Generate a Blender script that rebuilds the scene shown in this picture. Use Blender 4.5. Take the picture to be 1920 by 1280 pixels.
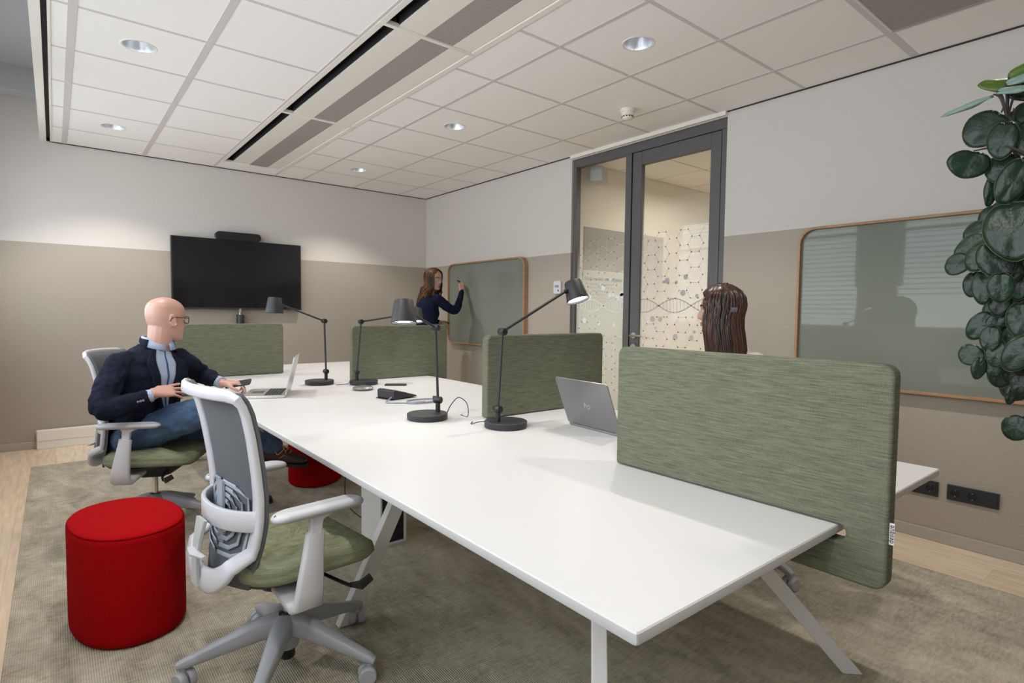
import bpy, math, random
from mathutils import Vector as V, Matrix, Quaternion, noise
PI = math.pi
sc = bpy.context.scene
for o in list(bpy.data.objects): bpy.data.objects.remove(o)
COL = sc.collection
def R(d): return math.radians(d)

# ------------------------------------------------------------------ camera
YAW, PITCH, ROLL, FPX = 0.6796, -0.0517, 0.0107, 1061.8
CAM = V((-3.7817, -6.4773, 1.2447))
fwd = V((math.sin(YAW)*math.cos(PITCH), math.cos(YAW)*math.cos(PITCH), math.sin(PITCH)))
rgt = V((math.cos(YAW), -math.sin(YAW), 0)); upv = rgt.cross(fwd)
r2 = rgt*math.cos(ROLL) + upv*math.sin(ROLL); u2 = -rgt*math.sin(ROLL) + upv*math.cos(ROLL)
cam = bpy.data.objects.new('camera', bpy.data.cameras.new('camera')); COL.objects.link(cam)
mw = Matrix((r2, u2, -fwd)).transposed().to_4x4(); mw.translation = CAM
cam.matrix_world = mw
cam.data.sensor_width = 36; cam.data.lens = FPX/1920*36
cam.data.clip_start = 0.02; cam.data.clip_end = 60
sc.camera = cam

# ------------------------------------------------------------------ light and exposure
sc.view_settings.view_transform = 'Standard'
sc.view_settings.look = 'None'
sc.view_settings.gamma = 1
sc.view_settings.exposure = 0.0
sc.view_settings.use_curve_mapping = False
world = bpy.data.worlds.new('daylight'); sc.world = world; world.use_nodes = True
bg = world.node_tree.nodes['Background']
bg.inputs[0].default_value = (0.62, 0.78, 1.0, 1); bg.inputs[1].default_value = 1.5
sc.cycles.max_bounces = 10; sc.cycles.diffuse_bounces = 6; sc.cycles.glossy_bounces = 4
sc.cycles.transmission_bounces = 6; sc.cycles.transparent_max_bounces = 12
sc.cycles.sample_clamp_indirect = 4.0
sc.cycles.caustics_reflective = False; sc.cycles.caustics_refractive = False
SPOT_W = 56; SPOT_COL = (1.0, 0.92, 0.85)
CORR_W = 24; DESK_W = 1.3
WIN_W = 37; WIN_COL = (0.91, 0.94, 1.0)
WINDOWS = [(-6.3, 1.25), (-4.6, 1.25), (-2.9, 1.25), (-1.2, 1.25)]   # y centre, width, in the left wall
XL, YN, HC, HS = -4.45, -7.9, 2.694, 3.22                              # left wall, near wall, ceiling, slab above
def light(kind, name, loc, energy, col, **kw):
    l = bpy.data.lights.new(name, kind); l.energy = energy; l.color = col
    for k, v in kw.items(): setattr(l, k, v)
    o = bpy.data.objects.new(name, l); o.location = loc; COL.objects.link(o); return o
# daylight falling in through the four windows of the left wall
for yc, w in WINDOWS:
    o = light('AREA', 'window_daylight', (XL-0.12, yc, 1.95), WIN_W, WIN_COL, shape='RECTANGLE', size=1.7, size_y=w)
    o.rotation_euler = (0, R(-102), 0)
# unseen fill lights added to brighten the corridor beyond the glass door
for y in (-1.6, -3.6, -5.6):
    light('AREA', 'corridor_fill_light', (1.3, y, 2.55), CORR_W, (1.0, 0.90, 0.78), shape='DISK', size=0.3)

# ------------------------------------------------------------------ materials
def _n(nt, t, **kw):
    n = nt.nodes.new(t)
    for k, v in kw.items(): setattr(n, k, v)
    return n
def mat(name, col, rough=0.5, metal=0.0, spec=0.5, bump=None, var=None, emit=None, sss=0, trans=0, alpha=1, coat=0, sheen=0):
    """bump = (scale, strength[, stretch]); var = (scale, second colour[, stretch])"""
    m = bpy.data.materials.new(name); m.use_nodes = True; nt = m.node_tree
    b = nt.nodes['Principled BSDF']; L = nt.links.new
    c4 = tuple(col) + (1,)
    b.inputs['Base Color'].default_value = c4; b.inputs['Roughness'].default_value = rough
    b.inputs['Metallic'].default_value = metal; b.inputs['Specular IOR Level'].default_value = spec
    if trans: b.inputs['Transmission Weight'].default_value = trans
    if coat: b.inputs['Coat Weight'].default_value = coat
    if sheen: b.inputs['Sheen Weight'].default_value = sheen; b.inputs['Sheen Roughness'].default_value = .5
    if alpha < 1: b.inputs['Alpha'].default_value = alpha
    if sss: b.inputs['Subsurface Weight'].default_value = sss; b.inputs['Subsurface Scale'].default_value = .01
    if emit: b.inputs['Emission Color'].default_value = tuple(emit[0])+(1,); b.inputs['Emission Strength'].default_value = emit[1]
    tc = _n(nt, 'ShaderNodeTexCoord')
    def tex(scale, stretch):
        mp = _n(nt, 'ShaderNodeMapping'); mp.inputs['Scale'].default_value = stretch or (1, 1, 1)
        L(tc.outputs['Object'], mp.inputs[0])
        t = _n(nt, 'ShaderNodeTexNoise'); t.inputs['Scale'].default_value = scale; t.inputs['Detail'].default_value = 5
        L(mp.outputs[0], t.inputs[0]); return t
    if var:
        t = tex(var[0], var[2] if len(var) > 2 else None)
        rp = _n(nt, 'ShaderNodeValToRGB'); rp.color_ramp.elements[0].position = .35; rp.color_ramp.elements[1].position = .68
        rp.color_ramp.elements[0].color = c4; rp.color_ramp.elements[1].color = tuple(var[1])+(1,)
        L(t.outputs[0], rp.inputs[0]); L(rp.outputs[0], b.inputs['Base Color'])
    if bump:
        t = tex(bump[0], bump[2] if len(bump) > 2 else None)
        bp = _n(nt, 'ShaderNodeBump'); bp.inputs['Strength'].default_value = bump[1]; bp.inputs['Distance'].default_value = .01
        L(t.outputs[0], bp.inputs['Height']); L(bp.outputs[0], b.inputs['Normal'])
    return m
def math_n(nt, op, a, b=None):
    n = _n(nt, 'ShaderNodeMath', operation=op)
    for i, v in enumerate((a, b)):
        if v is None: continue
        if isinstance(v, (int, float)): n.inputs[i].default_value = v
        else: nt.links.new(v, n.inputs[i])
    return n.outputs[0]
M = {}
M['white'] = mat('white_laminate', (.62, .62, .615), .38, spec=.3)
M['edge'] = mat('white_edge', (.74, .76, .79), .5)
M['legw'] = mat('white_powder_coat', (.80, .79, .77), .4)
M['plastic'] = mat('pale_grey_plastic', (.50, .51, .53), .4)
M['base'] = mat('grey_base_plastic', (.40, .415, .45), .42)
M['plasticw'] = mat('white_plastic', (.62, .62, .655), .33)
M['plasticg'] = mat('mid_grey_plastic', (.25, .27, .31), .4)
M['pad'] = mat('grey_arm_pad', (.50, .51, .52), .5)
M['lumbar'] = mat('blue_grey_plastic', (.36, .40, .46), .35)
M['black'] = mat('black_plastic', (.012, .012, .014), .4)
M['charcoal'] = mat('charcoal_metal', (.020, .021, .024), .5, bump=(900, .05))
M['chrome'] = mat('chrome', (.7, .7, .7), .18, 1)
M['steel'] = mat('brushed_steel', (.55, .53, .5), .3, 1)
M['mirror'] = mat('reflector', (.62, .64, .68), .35, 1)
M['red'] = mat('red_wool', (.36, .003, .005), .95, spec=.05, bump=(420, .35), var=(260, (.29, .002, .004)))
M['tboard'] = mat('painted_skirting', (.42, .395, .345), .5)
M['socket'] = mat('black_socket', (.022, .022, .028), .5)
M['dframe'] = mat('dark_grey_frame', (.098, .094, .097), .5)
M['oak'] = mat('oak', (.42, .25, .13), .5, var=(9, (.33, .18, .09), (1, 1, 12)), bump=(60, .1))
M['tile'] = mat('ceiling_tile', (.90, .88, .855), .9, spec=.1, bump=(500, .12))
M['tbar'] = mat('ceiling_bar', (.62, .59, .57), .6)
M['vent'] = mat('white_enamel', (.80, .765, .71), .5)
M['dark'] = mat('dark_gap', (.02, .02, .022), .7)
M['slab'] = mat('concrete_paint', (.52, .53, .55), .9)
M['cream'] = mat('cream_wall', (.78, .745, .68), .9)
M['skin'] = mat('skin', (.56, .335, .265), .40, sss=.10, bump=(220, .06), var=(7, (.53, .30, .235)))
M['skin2'] = mat('skin_fair', (.47, .28, .215), .5, sss=.1)
M['lip'] = mat('lips', (.42, .14, .12), .45)
M['eye'] = mat('eye_white', (.75, .72, .7), .15)
M['iris'] = mat('iris', (.05, .035, .03), .1)
M['jacket'] = mat('navy_wool', (.009, .012, .024), .9, spec=.15, bump=(500, .12))
M['shirt'] = mat('pale_blue_shirt', (.36, .43, .58), .75, bump=(600, .1))
M['button'] = mat('button', (.25, .25, .28), .3)
M['piping'] = mat('navy_piping', (.03, .06, .2), .7)
M['jeans'] = mat('blue_denim', (.030, .066, .145), .85, bump=(700, .15), var=(6, (.075, .14, .25)), sheen=.1)
M['boot'] = mat('brown_leather', (.05, .022, .015), .5)
M['lace'] = mat('tan_lace', (.45, .25, .1), .7)
M['navy'] = mat('navy_jersey', (.006, .009, .026), .85, spec=.15, bump=(300, .1))
M['trousers'] = mat('dark_trousers', (.02, .02, .03), .8)
M['cream_cloth'] = mat('cream_jacket', (.62, .54, .48), .85, bump=(60, .2))
M['hair'] = mat('dark_brown_hair', (.018, .009, .006), .36, var=(30, (.065, .025, .013), (1, 1, .15)))
M['hair2'] = mat('auburn_hair', (.022, .010, .006), .5, var=(9, (.16, .062, .026), (1, 1, .6)), spec=.3)
M['tort'] = mat('tortoiseshell', (.13, .065, .025), .25)
M['lens'] = mat('spectacle_lens', (.9, .95, .95), .02, alpha=.18)
M['silver'] = mat('silver_laptop', (.58, .58, .58), .3, .6)
M['gunmetal'] = mat('grey_laptop', (.27, .26, .265), .36, .65)
M['key'] = mat('laptop_key', (.03, .03, .035), .5)
M['screen'] = mat('dark_screen', (.01, .01, .012), .08)
M['leaf'] = mat('leaf_green', (.007, .020, .011), .36, spec=.4, bump=(45, .35), var=(14, (.014, .036, .018)))
M['leafy'] = mat('young_leaf', (.09, .14, .02), .4, bump=(45, .25), var=(18, (.06, .13, .02)))
M['leafedge'] = mat('leaf_rim', (.055, .055, .018), .5)
M['leafback'] = mat('leaf_underside', (.20, .28, .24), .5, bump=(60, .3))
M['stem'] = mat('plant_stem', (.03, .018, .020), .6)
M['pot'] = mat('planter', (.30, .29, .28), .6)
M['soil'] = mat('soil', (.03, .02, .012), .95, bump=(60, 1))
M['screen_mesh'] = mat('chair_mesh', (.10, .11, .12), .8, bump=(900, .5), var=(700, (.17, .185, .2)))
M['glow'] = mat('lamp_glow', (1, 1, 1), .5, emit=((1, .97, .92), 14))
M['glowc'] = mat('downlight_glow', (1, 1, 1), .5, emit=((.93, .97, 1), 9))
M['blind'] = mat('blind_slat', (.70, .72, .74), .6)
M['paper'] = mat('poster_paper', (.66, .66, .64), .7)
M['ink'] = mat('poster_ink', (.18, .19, .21), .7)
M['inkblue'] = mat('poster_blue', (.03, .12, .30), .7)
M['txt'] = mat('label_text', (.02, .03, .09), .6)
M['decal'] = mat('etched_grey', (.45, .44, .42), .8)
M['decalw'] = mat('etched_white', (.78, .78, .75), .8)
M['corrdoor'] = mat('grey_corridor_panel', (.33, .32, .31), .6)

def wallpaint():
    m = mat('two_tone_wall_paint', (.8, .8, .8), .85, spec=.2); nt = m.node_tree; b = nt.nodes['Principled BSDF']; L = nt.links.new
    g = _n(nt, 'ShaderNodeNewGeometry'); s = _n(nt, 'ShaderNodeSeparateXYZ'); L(g.outputs['Position'], s.inputs[0])
    f = math_n(nt, 'GREATER_THAN', s.outputs[2], 1.807)
    mx = _n(nt, 'ShaderNodeMix', data_type='RGBA'); L(f, mx.inputs[0])
    mx.inputs[6].default_value = (.40, .358, .305, 1); mx.inputs[7].default_value = (.635, .60, .565, 1)
    L(mx.outputs[2], b.inputs['Base Color'])
    t = _n(nt, 'ShaderNodeTexNoise'); t.inputs['Scale'].default_value = 85; t.inputs['Detail'].default_value = 3
    L(g.outputs['Position'], t.inputs[0])
    bp = _n(nt, 'ShaderNodeBump'); bp.inputs['Strength'].default_value = .35; bp.inputs['Distance'].default_value = .006
    L(t.outputs[0], bp.inputs['Height']); L(bp.outputs[0], b.inputs['Normal'])
    return m
M['wall'] = wallpaint()
def fabric(name='green_melange_fabric', c0=(.088, .094, .068, 1), c1=(.195, .203, .145, 1)):
    m = mat(name, (.2, .25, .15), .95, spec=.1); nt = m.node_tree; b = nt.nodes['Principled BSDF']; L = nt.links.new
    tc = _n(nt, 'ShaderNodeTexCoord'); acc = None; outs = []
    for st in ((22, 22, 620), (520, 520, 60)):
        mp = _n(nt, 'ShaderNodeMapping'); mp.inputs['Scale'].default_value = st; L(tc.outputs['Object'], mp.inputs[0])
        t = _n(nt, 'ShaderNodeTexNoise'); t.inputs['Scale'].default_value = 1; t.inputs['Detail'].default_value = 4
        L(mp.outputs[0], t.inputs[0]); outs.append(t.outputs[0])
    s = math_n(nt, 'ADD', math_n(nt, 'MULTIPLY', outs[0], .72), math_n(nt, 'MULTIPLY', outs[1], .28))
    rp = _n(nt, 'ShaderNodeValToRGB'); e = rp.color_ramp.elements
    e[0].position = .33; e[1].position = .67; e[0].color = c0; e[1].color = c1
    L(s, rp.inputs[0]); L(rp.outputs[0], b.inputs['Base Color'])
    bp = _n(nt, 'ShaderNodeBump'); bp.inputs['Strength'].default_value = .35; bp.inputs['Distance'].default_value = .003
    L(s, bp.inputs['Height']); L(bp.outputs[0], b.inputs['Normal'])
    return m
M['fabric'] = fabric()
M['fabric_seat'] = fabric('green_seat_fabric', (.17, .19, .11, 1), (.34, .36, .23, 1))
def carpet():
    m = mat('mottled_carpet', (.2, .2, .2), 1, spec=.05); nt = m.node_tree; b = nt.nodes['Principled BSDF']; L = nt.links.new
    g = _n(nt, 'ShaderNodeNewGeometry')
    def nz(scale, st, det=6, rot=0, rough=.6):
        mp = _n(nt, 'ShaderNodeMapping'); mp.inputs['Scale'].default_value = st; mp.inputs['Rotation'].default_value = (0, 0, rot)
        L(g.outputs['Position'], mp.inputs[0]); t = _n(nt, 'ShaderNodeTexNoise'); t.inputs['Scale'].default_value = scale
        t.inputs['Detail'].default_value = det; t.inputs['Roughness'].default_value = rough; t.inputs['Distortion'].default_value = .6
        L(mp.outputs[0], t.inputs[0]); return t.outputs[0]
    s = math_n(nt, 'ADD', math_n(nt, 'MULTIPLY', nz(5, (1.6, .7, 1), 7, .3, .7), .62), math_n(nt, 'MULTIPLY', nz(60, (.35, 1.4, 1), 3), .38))
    rp = _n(nt, 'ShaderNodeValToRGB'); e = rp.color_ramp.elements
    e[0].position = .37; e[1].position = .63; e[0].color = (.36, .325, .245, 1); e[1].color = (.66, .61, .49, 1)
    L(s, rp.inputs[0])
    w = _n(nt, 'ShaderNodeTexWave', bands_direction='X'); w.inputs['Scale'].default_value = 44; w.inputs['Distortion'].default_value = 1.2
    w.inputs['Detail Scale'].default_value = 6
    L(g.outputs['Position'], w.inputs[0])
    mx = _n(nt, 'ShaderNodeMix', data_type='RGBA', blend_type='MULTIPLY'); mx.inputs[0].default_value = .45
    cb = _n(nt, 'ShaderNodeMapRange'); cb.inputs[3].default_value = .55; cb.inputs[4].default_value = 1.0
    L(w.outputs['Fac'], cb.inputs[0])
    L(rp.outputs[0], mx.inputs[6]); L(cb.outputs[0], mx.inputs[7]); L(mx.outputs[2], b.inputs['Base Color'])
    bp = _n(nt, 'ShaderNodeBump'); bp.inputs['Strength'].default_value = .6; bp.inputs['Distance'].default_value = .004
    L(w.outputs['Fac'], bp.inputs['Height']); L(bp.outputs[0], b.inputs['Normal'])
    return m
M['carpet'] = carpet()
def wood():
    m = mat('pale_wood_floor', (.6, .5, .4), .42, spec=.4); nt = m.node_tree; b = nt.nodes['Principled BSDF']; L = nt.links.new
    g = _n(nt, 'ShaderNodeNewGeometry'); mp = _n(nt, 'ShaderNodeMapping'); mp.inputs['Rotation'].default_value = (0, 0, PI/2)
    L(g.outputs['Position'], mp.inputs[0])
    br = _n(nt, 'ShaderNodeTexBrick'); L(mp.outputs[0], br.inputs[0])
    br.inputs['Color1'].default_value = (.74, .585, .435, 1); br.inputs['Color2'].default_value = (.84, .70, .545, 1)
    br.inputs['Mortar'].default_value = (.60, .46, .34, 1); br.inputs['Scale'].default_value = 1
    br.inputs['Brick Width'].default_value = 1.3; br.inputs['Row Height'].default_value = .19; br.inputs['Mortar Size'].default_value = .0012
    m2 = _n(nt, 'ShaderNodeMapping'); m2.inputs['Scale'].default_value = (14, 1.2, 1); L(g.outputs['Position'], m2.inputs[0])
    t = _n(nt, 'ShaderNodeTexNoise'); t.inputs['Scale'].default_value = 3; t.inputs['Detail'].default_value = 6; L(m2.outputs[0], t.inputs[0])
    cr = _n(nt, 'ShaderNodeMapRange'); cr.inputs[1].default_value = .3; cr.inputs[2].default_value = .7; cr.inputs[3].default_value = .78; cr.inputs[4].default_value = 1.08
    L(t.outputs[0], cr.inputs[0])
    mx = _n(nt, 'ShaderNodeMix', data_type='RGBA', blend_type='MULTIPLY'); mx.inputs[0].default_value = 1
    L(br.outputs[0], mx.inputs[6]); L(cr.outputs[0], mx.inputs[7]); L(mx.outputs[2], b.inputs['Base Color'])
    return m
M['wood'] = wood()
def perf(name, cell, hole, c1, c2):
    m = mat(name, c1, .6); nt = m.node_tree; b = nt.nodes['Principled BSDF']; L = nt.links.new
    g = _n(nt, 'ShaderNodeNewGeometry'); mp = _n(nt, 'ShaderNodeMapping'); mp.inputs['Rotation'].default_value = (0, 0, PI/4)
    mp.inputs['Scale'].default_value = (1/cell,)*3
    L(g.outputs['Position'], mp.inputs[0]); s = _n(nt, 'ShaderNodeSeparateXYZ'); L(mp.outputs[0], s.inputs[0])
    d = []
    for i in (0, 1):
        f = math_n(nt, 'SUBTRACT', math_n(nt, 'FRACT', s.outputs[i]), .5); d.append(math_n(nt, 'MULTIPLY', f, f))
    f = math_n(nt, 'LESS_THAN', math_n(nt, 'ADD', d[0], d[1]), hole*hole)
    mx = _n(nt, 'ShaderNodeMix', data_type='RGBA'); L(f, mx.inputs[0])
    mx.inputs[6].default_value = tuple(c1)+(1,); mx.inputs[7].default_value = tuple(c2)+(1,)
    L(mx.outputs[2], b.inputs['Base Color']); return m
M['perf'] = perf('perforated_steel', .0055, .36, (.52, .48, .44), (.05, .045, .04))
def board(name, col, rough):
    m = mat(name, col, rough, spec=.24)
    return m
M['board'] = board('grey_green_glass_board', (.205, .225, .19), .03)
def glass(name, frost=None):
    """thin clear pane; frost = (z where the film starts to fade, z where it is gone, strength, colour)"""
    m = bpy.data.materials.new(name); m.use_nodes = True; nt = m.node_tree; nt.nodes.clear(); L = nt.links.new
    out = _n(nt, 'ShaderNodeOutputMaterial'); tr = _n(nt, 'ShaderNodeBsdfTransparent'); tr.inputs[0].default_value = (.93, .95, .93, 1)
    gl = _n(nt, 'ShaderNodeBsdfGlossy'); gl.inputs['Roughness'].default_value = .02; gl.inputs[0].default_value = (1, 1, 1, 1)
    fr = _n(nt, 'ShaderNodeFresnel'); fr.inputs[0].default_value = 1.5
    gf = _n(nt, 'ShaderNodeNewGeometry'); ff = math_n(nt, 'MULTIPLY', fr.outputs[0], math_n(nt, 'SUBTRACT', 1.0, gf.outputs['Backfacing']))
    mx = _n(nt, 'ShaderNodeMixShader'); L(ff, mx.inputs[0]); L(tr.outputs[0], mx.inputs[1]); L(gl.outputs[0], mx.inputs[2])
    last = mx
    if frost:
        z0, z1, k, col = frost
        g = _n(nt, 'ShaderNodeNewGeometry'); s = _n(nt, 'ShaderNodeSeparateXYZ'); L(g.outputs['Position'], s.inputs[0])
        r = _n(nt, 'ShaderNodeMapRange'); r.inputs[1].default_value = z0; r.inputs[2].default_value = z1
        r.inputs[3].default_value = k; r.inputs[4].default_value = 0; L(s.outputs[2], r.inputs[0])
        tl = _n(nt, 'ShaderNodeBsdfTranslucent'); tl.inputs[0].default_value = col
        df = _n(nt, 'ShaderNodeBsdfDiffuse'); df.inputs[0].default_value = col
        a = _n(nt, 'ShaderNodeMixShader'); a.inputs[0].default_value = .5; L(tl.outputs[0], a.inputs[1]); L(df.outputs[0], a.inputs[2])
        m2 = _n(nt, 'ShaderNodeMixShader'); L(r.outputs[0], m2.inputs[0]); L(mx.outputs[0], m2.inputs[1]); L(a.outputs[0], m2.inputs[2]); last = m2
    L(last.outputs[0], out.inputs[0]); return m
M['glass'] = glass('clear_glass')
M['glass_side'] = glass('film_on_side_glass', (1.25, 1.85, .62, (.80, .83, .78, 1)))
M['glass_door'] = glass('film_on_door_glass', (1.35, 2.2, .68, (.88, .86, .80, 1)))

# ------------------------------------------------------------------ mesh helpers
def catmull(P, n=6):
    P = [V(p) for p in P]; out = []
    for i in range(len(P)-1):
        a = P[max(i-1, 0)]; b = P[i]; c = P[i+1]; d = P[min(i+2, len(P)-1)]
        for k in range(n):
            t = k/n
            out.append(.5*((2*b)+(c-a)*t+(2*a-5*b+4*c-d)*t*t+(3*b-a-3*c+d)*t**3))
    out.append(P[-1]); return out
def frame(z, hint=V((0, 0, 1))):
    z = V(z).normalized()
    if abs(z.dot(hint)) > .98: hint = V((1, 0, 0)) if abs(z.x) < .9 else V((0, 1, 0))
    x = hint.cross(z).normalized(); y = z.cross(x); return x, y, z
class MB:
    def __init__(s): s.v = []; s.f = []
    def add(s, vs, fs):
        n = len(s.v); s.v += [V(p) for p in vs]; s.f += [tuple(i+n for i in f) for f in fs]; return s
    def box(s, x0, x1, y0, y1, z0, z1, m=None):
        vs = [V((x, y, z)) for z in (z0, z1) for x, y in ((x0, y0), (x1, y0), (x1, y1), (x0, y1))]
        if m is not None: vs = [m @ p for p in vs]
        return s.add(vs, [(3, 2, 1, 0), (4, 5, 6, 7), (0, 1, 5, 4), (1, 2, 6, 5), (2, 3, 7, 6), (3, 0, 4, 7)])
    def rings(s, rs, closed=True, caps=True):
        n = len(rs[0]); vs = [p for r in rs for p in r]; fs = []
        for i in range(len(rs)-1):
            for j in range(n if closed else n-1):
                k = (j+1) % n; fs.append((i*n+j, i*n+k, (i+1)*n+k, (i+1)*n+j))
        if caps and closed:
            fs.append(tuple(reversed(range(n)))); fs.append(tuple((len(rs)-1)*n+j for j in range(n)))
        return s.add(vs, fs)
    def tube(s, pts, r, seg=8, hint=V((0, 0, 1)), flat=1.0, caps=True):
        """swept tube; r a number, a list, or list of (a, b) half sizes"""
        pts = [V(p) for p in pts]; rs = []; N = len(pts); px = None
        for i, p in enumerate(pts):
            t = pts[min(i+1, N-1)]-pts[max(i-1, 0)]
            if t.length < 1e-9: t = V((0, 0, 1))
            t.normalize()
            if px is None: x, y, _ = frame(t, hint)
            else:
                x = px - t*px.dot(t)
                x = x.normalized() if x.length > 1e-6 else frame(t, hint)[0]; y = t.cross(x)
            px = x
            rr = r[i] if isinstance(r, (list, tuple)) else r
            a, b = rr if isinstance(rr, (list, tuple)) else (rr, rr*flat)
            rs.append([p + x*(a*math.cos(2*PI*k/seg)) + y*(b*math.sin(2*PI*k/seg)) for k in range(seg)])
        return s.rings(rs, True, caps)
    def band(s, pts, ws, w, t, e=.3):
        """swept rounded rectangle; ws = direction of the wide side at every point"""
        rs = []; N = len(pts); pts = [V(p) for p in pts]
        for i, p in enumerate(pts):
            tg = (pts[min(i+1, N-1)]-pts[max(i-1, 0)]).normalized()
            wd = V(ws[i] if isinstance(ws, list) else ws); wd = (wd-tg*wd.dot(tg)).normalized(); nn = tg.cross(wd)
            a = (w[i] if isinstance(w, list) else w)/2; b = (t[i] if isinstance(t, list) else t)/2; c = min(a, b)*e
            rs.append([p+wd*x+nn*y for x, y in ((a-c, -b), (a, -b+c), (a, b-c), (a-c, b), (-a+c, b), (-a, b-c), (-a, -b+c), (-a+c, -b))])
        return s.rings(rs)
    def lathe(s, prof, seg=32, m=None, caps=True):
        m = m or Matrix.Identity(4)
        rs = [[m @ V((r*math.cos(2*PI*k/seg), r*math.sin(2*PI*k/seg), z)) for k in range(seg)] for r, z in prof]
        return s.rings(rs, True, caps)
    def ell(s, c, r, m=None, u=16, w=10):
        m3 = m or Matrix.Identity(3); r = (r, r, r) if isinstance(r, (int, float)) else r; c = V(c); rs = []
        for i in range(w+1):
            a = -PI/2+PI*i/w; a = max(-PI/2+.02, min(PI/2-.02, a))
            rs.append([c + m3 @ V((r[0]*math.cos(a)*math.cos(2*PI*k/u), r[1]*math.cos(a)*math.sin(2*PI*k/u), r[2]*math.sin(a))) for k in range(u)])
        return s.rings(rs)
    def prism(s, out, z0, z1, m=None):
        m = m or Matrix.Identity(4)
        return s.rings([[m @ V((x, y, z0)) for x, y in out], [m @ V((x, y, z1)) for x, y in out]])
    def build(s, name, mt, parent=None, bev=0, smooth=True, angle=40, loc=None, mods=None):
        me = bpy.data.meshes.new(name); me.from_pydata([tuple(p) for p in s.v], [], s.f); me.validate(); me.update()
        import bmesh
        bm = bmesh.new(); bm.from_mesh(me); bmesh.ops.recalc_face_normals(bm, faces=bm.faces); bm.to_mesh(me); bm.free()
        for m_ in (mt if isinstance(mt, list) else [mt]): me.materials.append(M[m_])
        if smooth:
            me.polygons.foreach_set('use_smooth', [True]*len(me.polygons))
            if angle < 180: me.set_sharp_from_angle(angle=R(angle))
        o = bpy.data.objects.new(name, me); COL.objects.link(o)
        if parent: o.parent = parent
        if loc: o.location = loc
        if bev:
            b = o.modifiers.new('bevel', 'BEVEL'); b.width = bev; b.segments = 3; b.limit_method = 'ANGLE'; b.angle_limit = R(35)
        return o
def rrect(x0, x1, y0, y1, r, n=6):
    out = []
    for cx, cy, a0 in ((x1-r, y1-r, 0), (x0+r, y1-r, 90), (x0+r, y0+r, 180), (x1-r, y0+r, 270)):
        for k in range(n+1):
            a = R(a0+90*k/n); out.append((cx+r*math.cos(a), cy+r*math.sin(a)))
    return out
def tag(o, label, cat, group=None, kind=None):
    o['label'] = label; o['category'] = cat
    if group: o['group'] = group
    if kind: o['kind'] = kind
    return o
def thing(name, label, cat, loc=(0, 0, 0), rz=0, group=None):
    o = bpy.data.objects.new(name, None); o.location = loc; o.rotation_euler = (0, 0, rz); o.empty_display_size = .1
    COL.objects.link(o); return tag(o, label, cat, group)
def struct(o, label=None):
    o['kind'] = 'structure'
    if label: o['label'] = label
    return o
def sempty(name, loc=(0, 0, 0)):
    o = bpy.data.objects.new(name, None); o.location = loc; COL.objects.link(o); o['kind'] = 'structure'; return o
def copy_tree(o, parent=None):
    c = o.copy(); COL.objects.link(c)
    if parent: c.parent = parent; c.matrix_parent_inverse = o.matrix_parent_inverse
    for ch in [x for x in o.children]: copy_tree(ch, c)
    return c
def text_mesh(txt, size, name, mt, parent, mtx, depth=.0005, shear=0):
    cu = bpy.data.curves.new(name, 'FONT'); cu.body = txt; cu.size = size; cu.extrude = depth; cu.shear = shear
    cu.align_x = 'CENTER'; cu.align_y = 'CENTER'; cu.resolution_u = 3
    t = bpy.data.objects.new(name, cu); COL.objects.link(t)
    dg = bpy.context.evaluated_depsgraph_get(); me = bpy.data.meshes.new_from_object(t.evaluated_get(dg))
    bpy.data.objects.remove(t); me.transform(mtx); me.materials.clear(); me.materials.append(M[mt])
    o = bpy.data.objects.new(name, me); COL.objects.link(o)
    if parent: o.parent = parent
    return o
# ================================================================== the room
XR = 0.0
struct(MB().box(XL-.3, 0.12, YN-.2, .15, -.12, 0).build('floor', 'wood', smooth=False))
# back wall, right wall with the glazed opening, near wall, left wall with windows
struct(MB().box(XL-.3, .12, 0, .15, 0, HS).build('wall_back', 'wall', smooth=False))
w = MB()
w.box(0, .12, -2.66, 0, 0, HS); w.box(0, .12, YN, -4.225, 0, HS); w.box(0.0, .12, -4.225, -2.66, 2.66, HS)
struct(w.build('wall_right', 'wall', smooth=False))
struct(MB().box(XL-.3, .12, YN-.15, YN, 0, HS).build('wall_near', 'wall', smooth=False))
w = MB(); ys = sorted([(yc-wd/2, yc+wd/2) for yc, wd in WINDOWS]); ZS0, ZS1 = 1.1, 2.8
w.box(XL-.15, XL, YN, 0, 0, ZS0); w.box(XL-.15, XL, YN, 0, ZS1, HS)
prev = YN
for a, b in ys: w.box(XL-.15, XL, prev, a, ZS0, ZS1); prev = b
w.box(XL-.15, XL, prev, 0, ZS0, ZS1)
struct(w.build('wall_left', 'wall', smooth=False))
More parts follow.
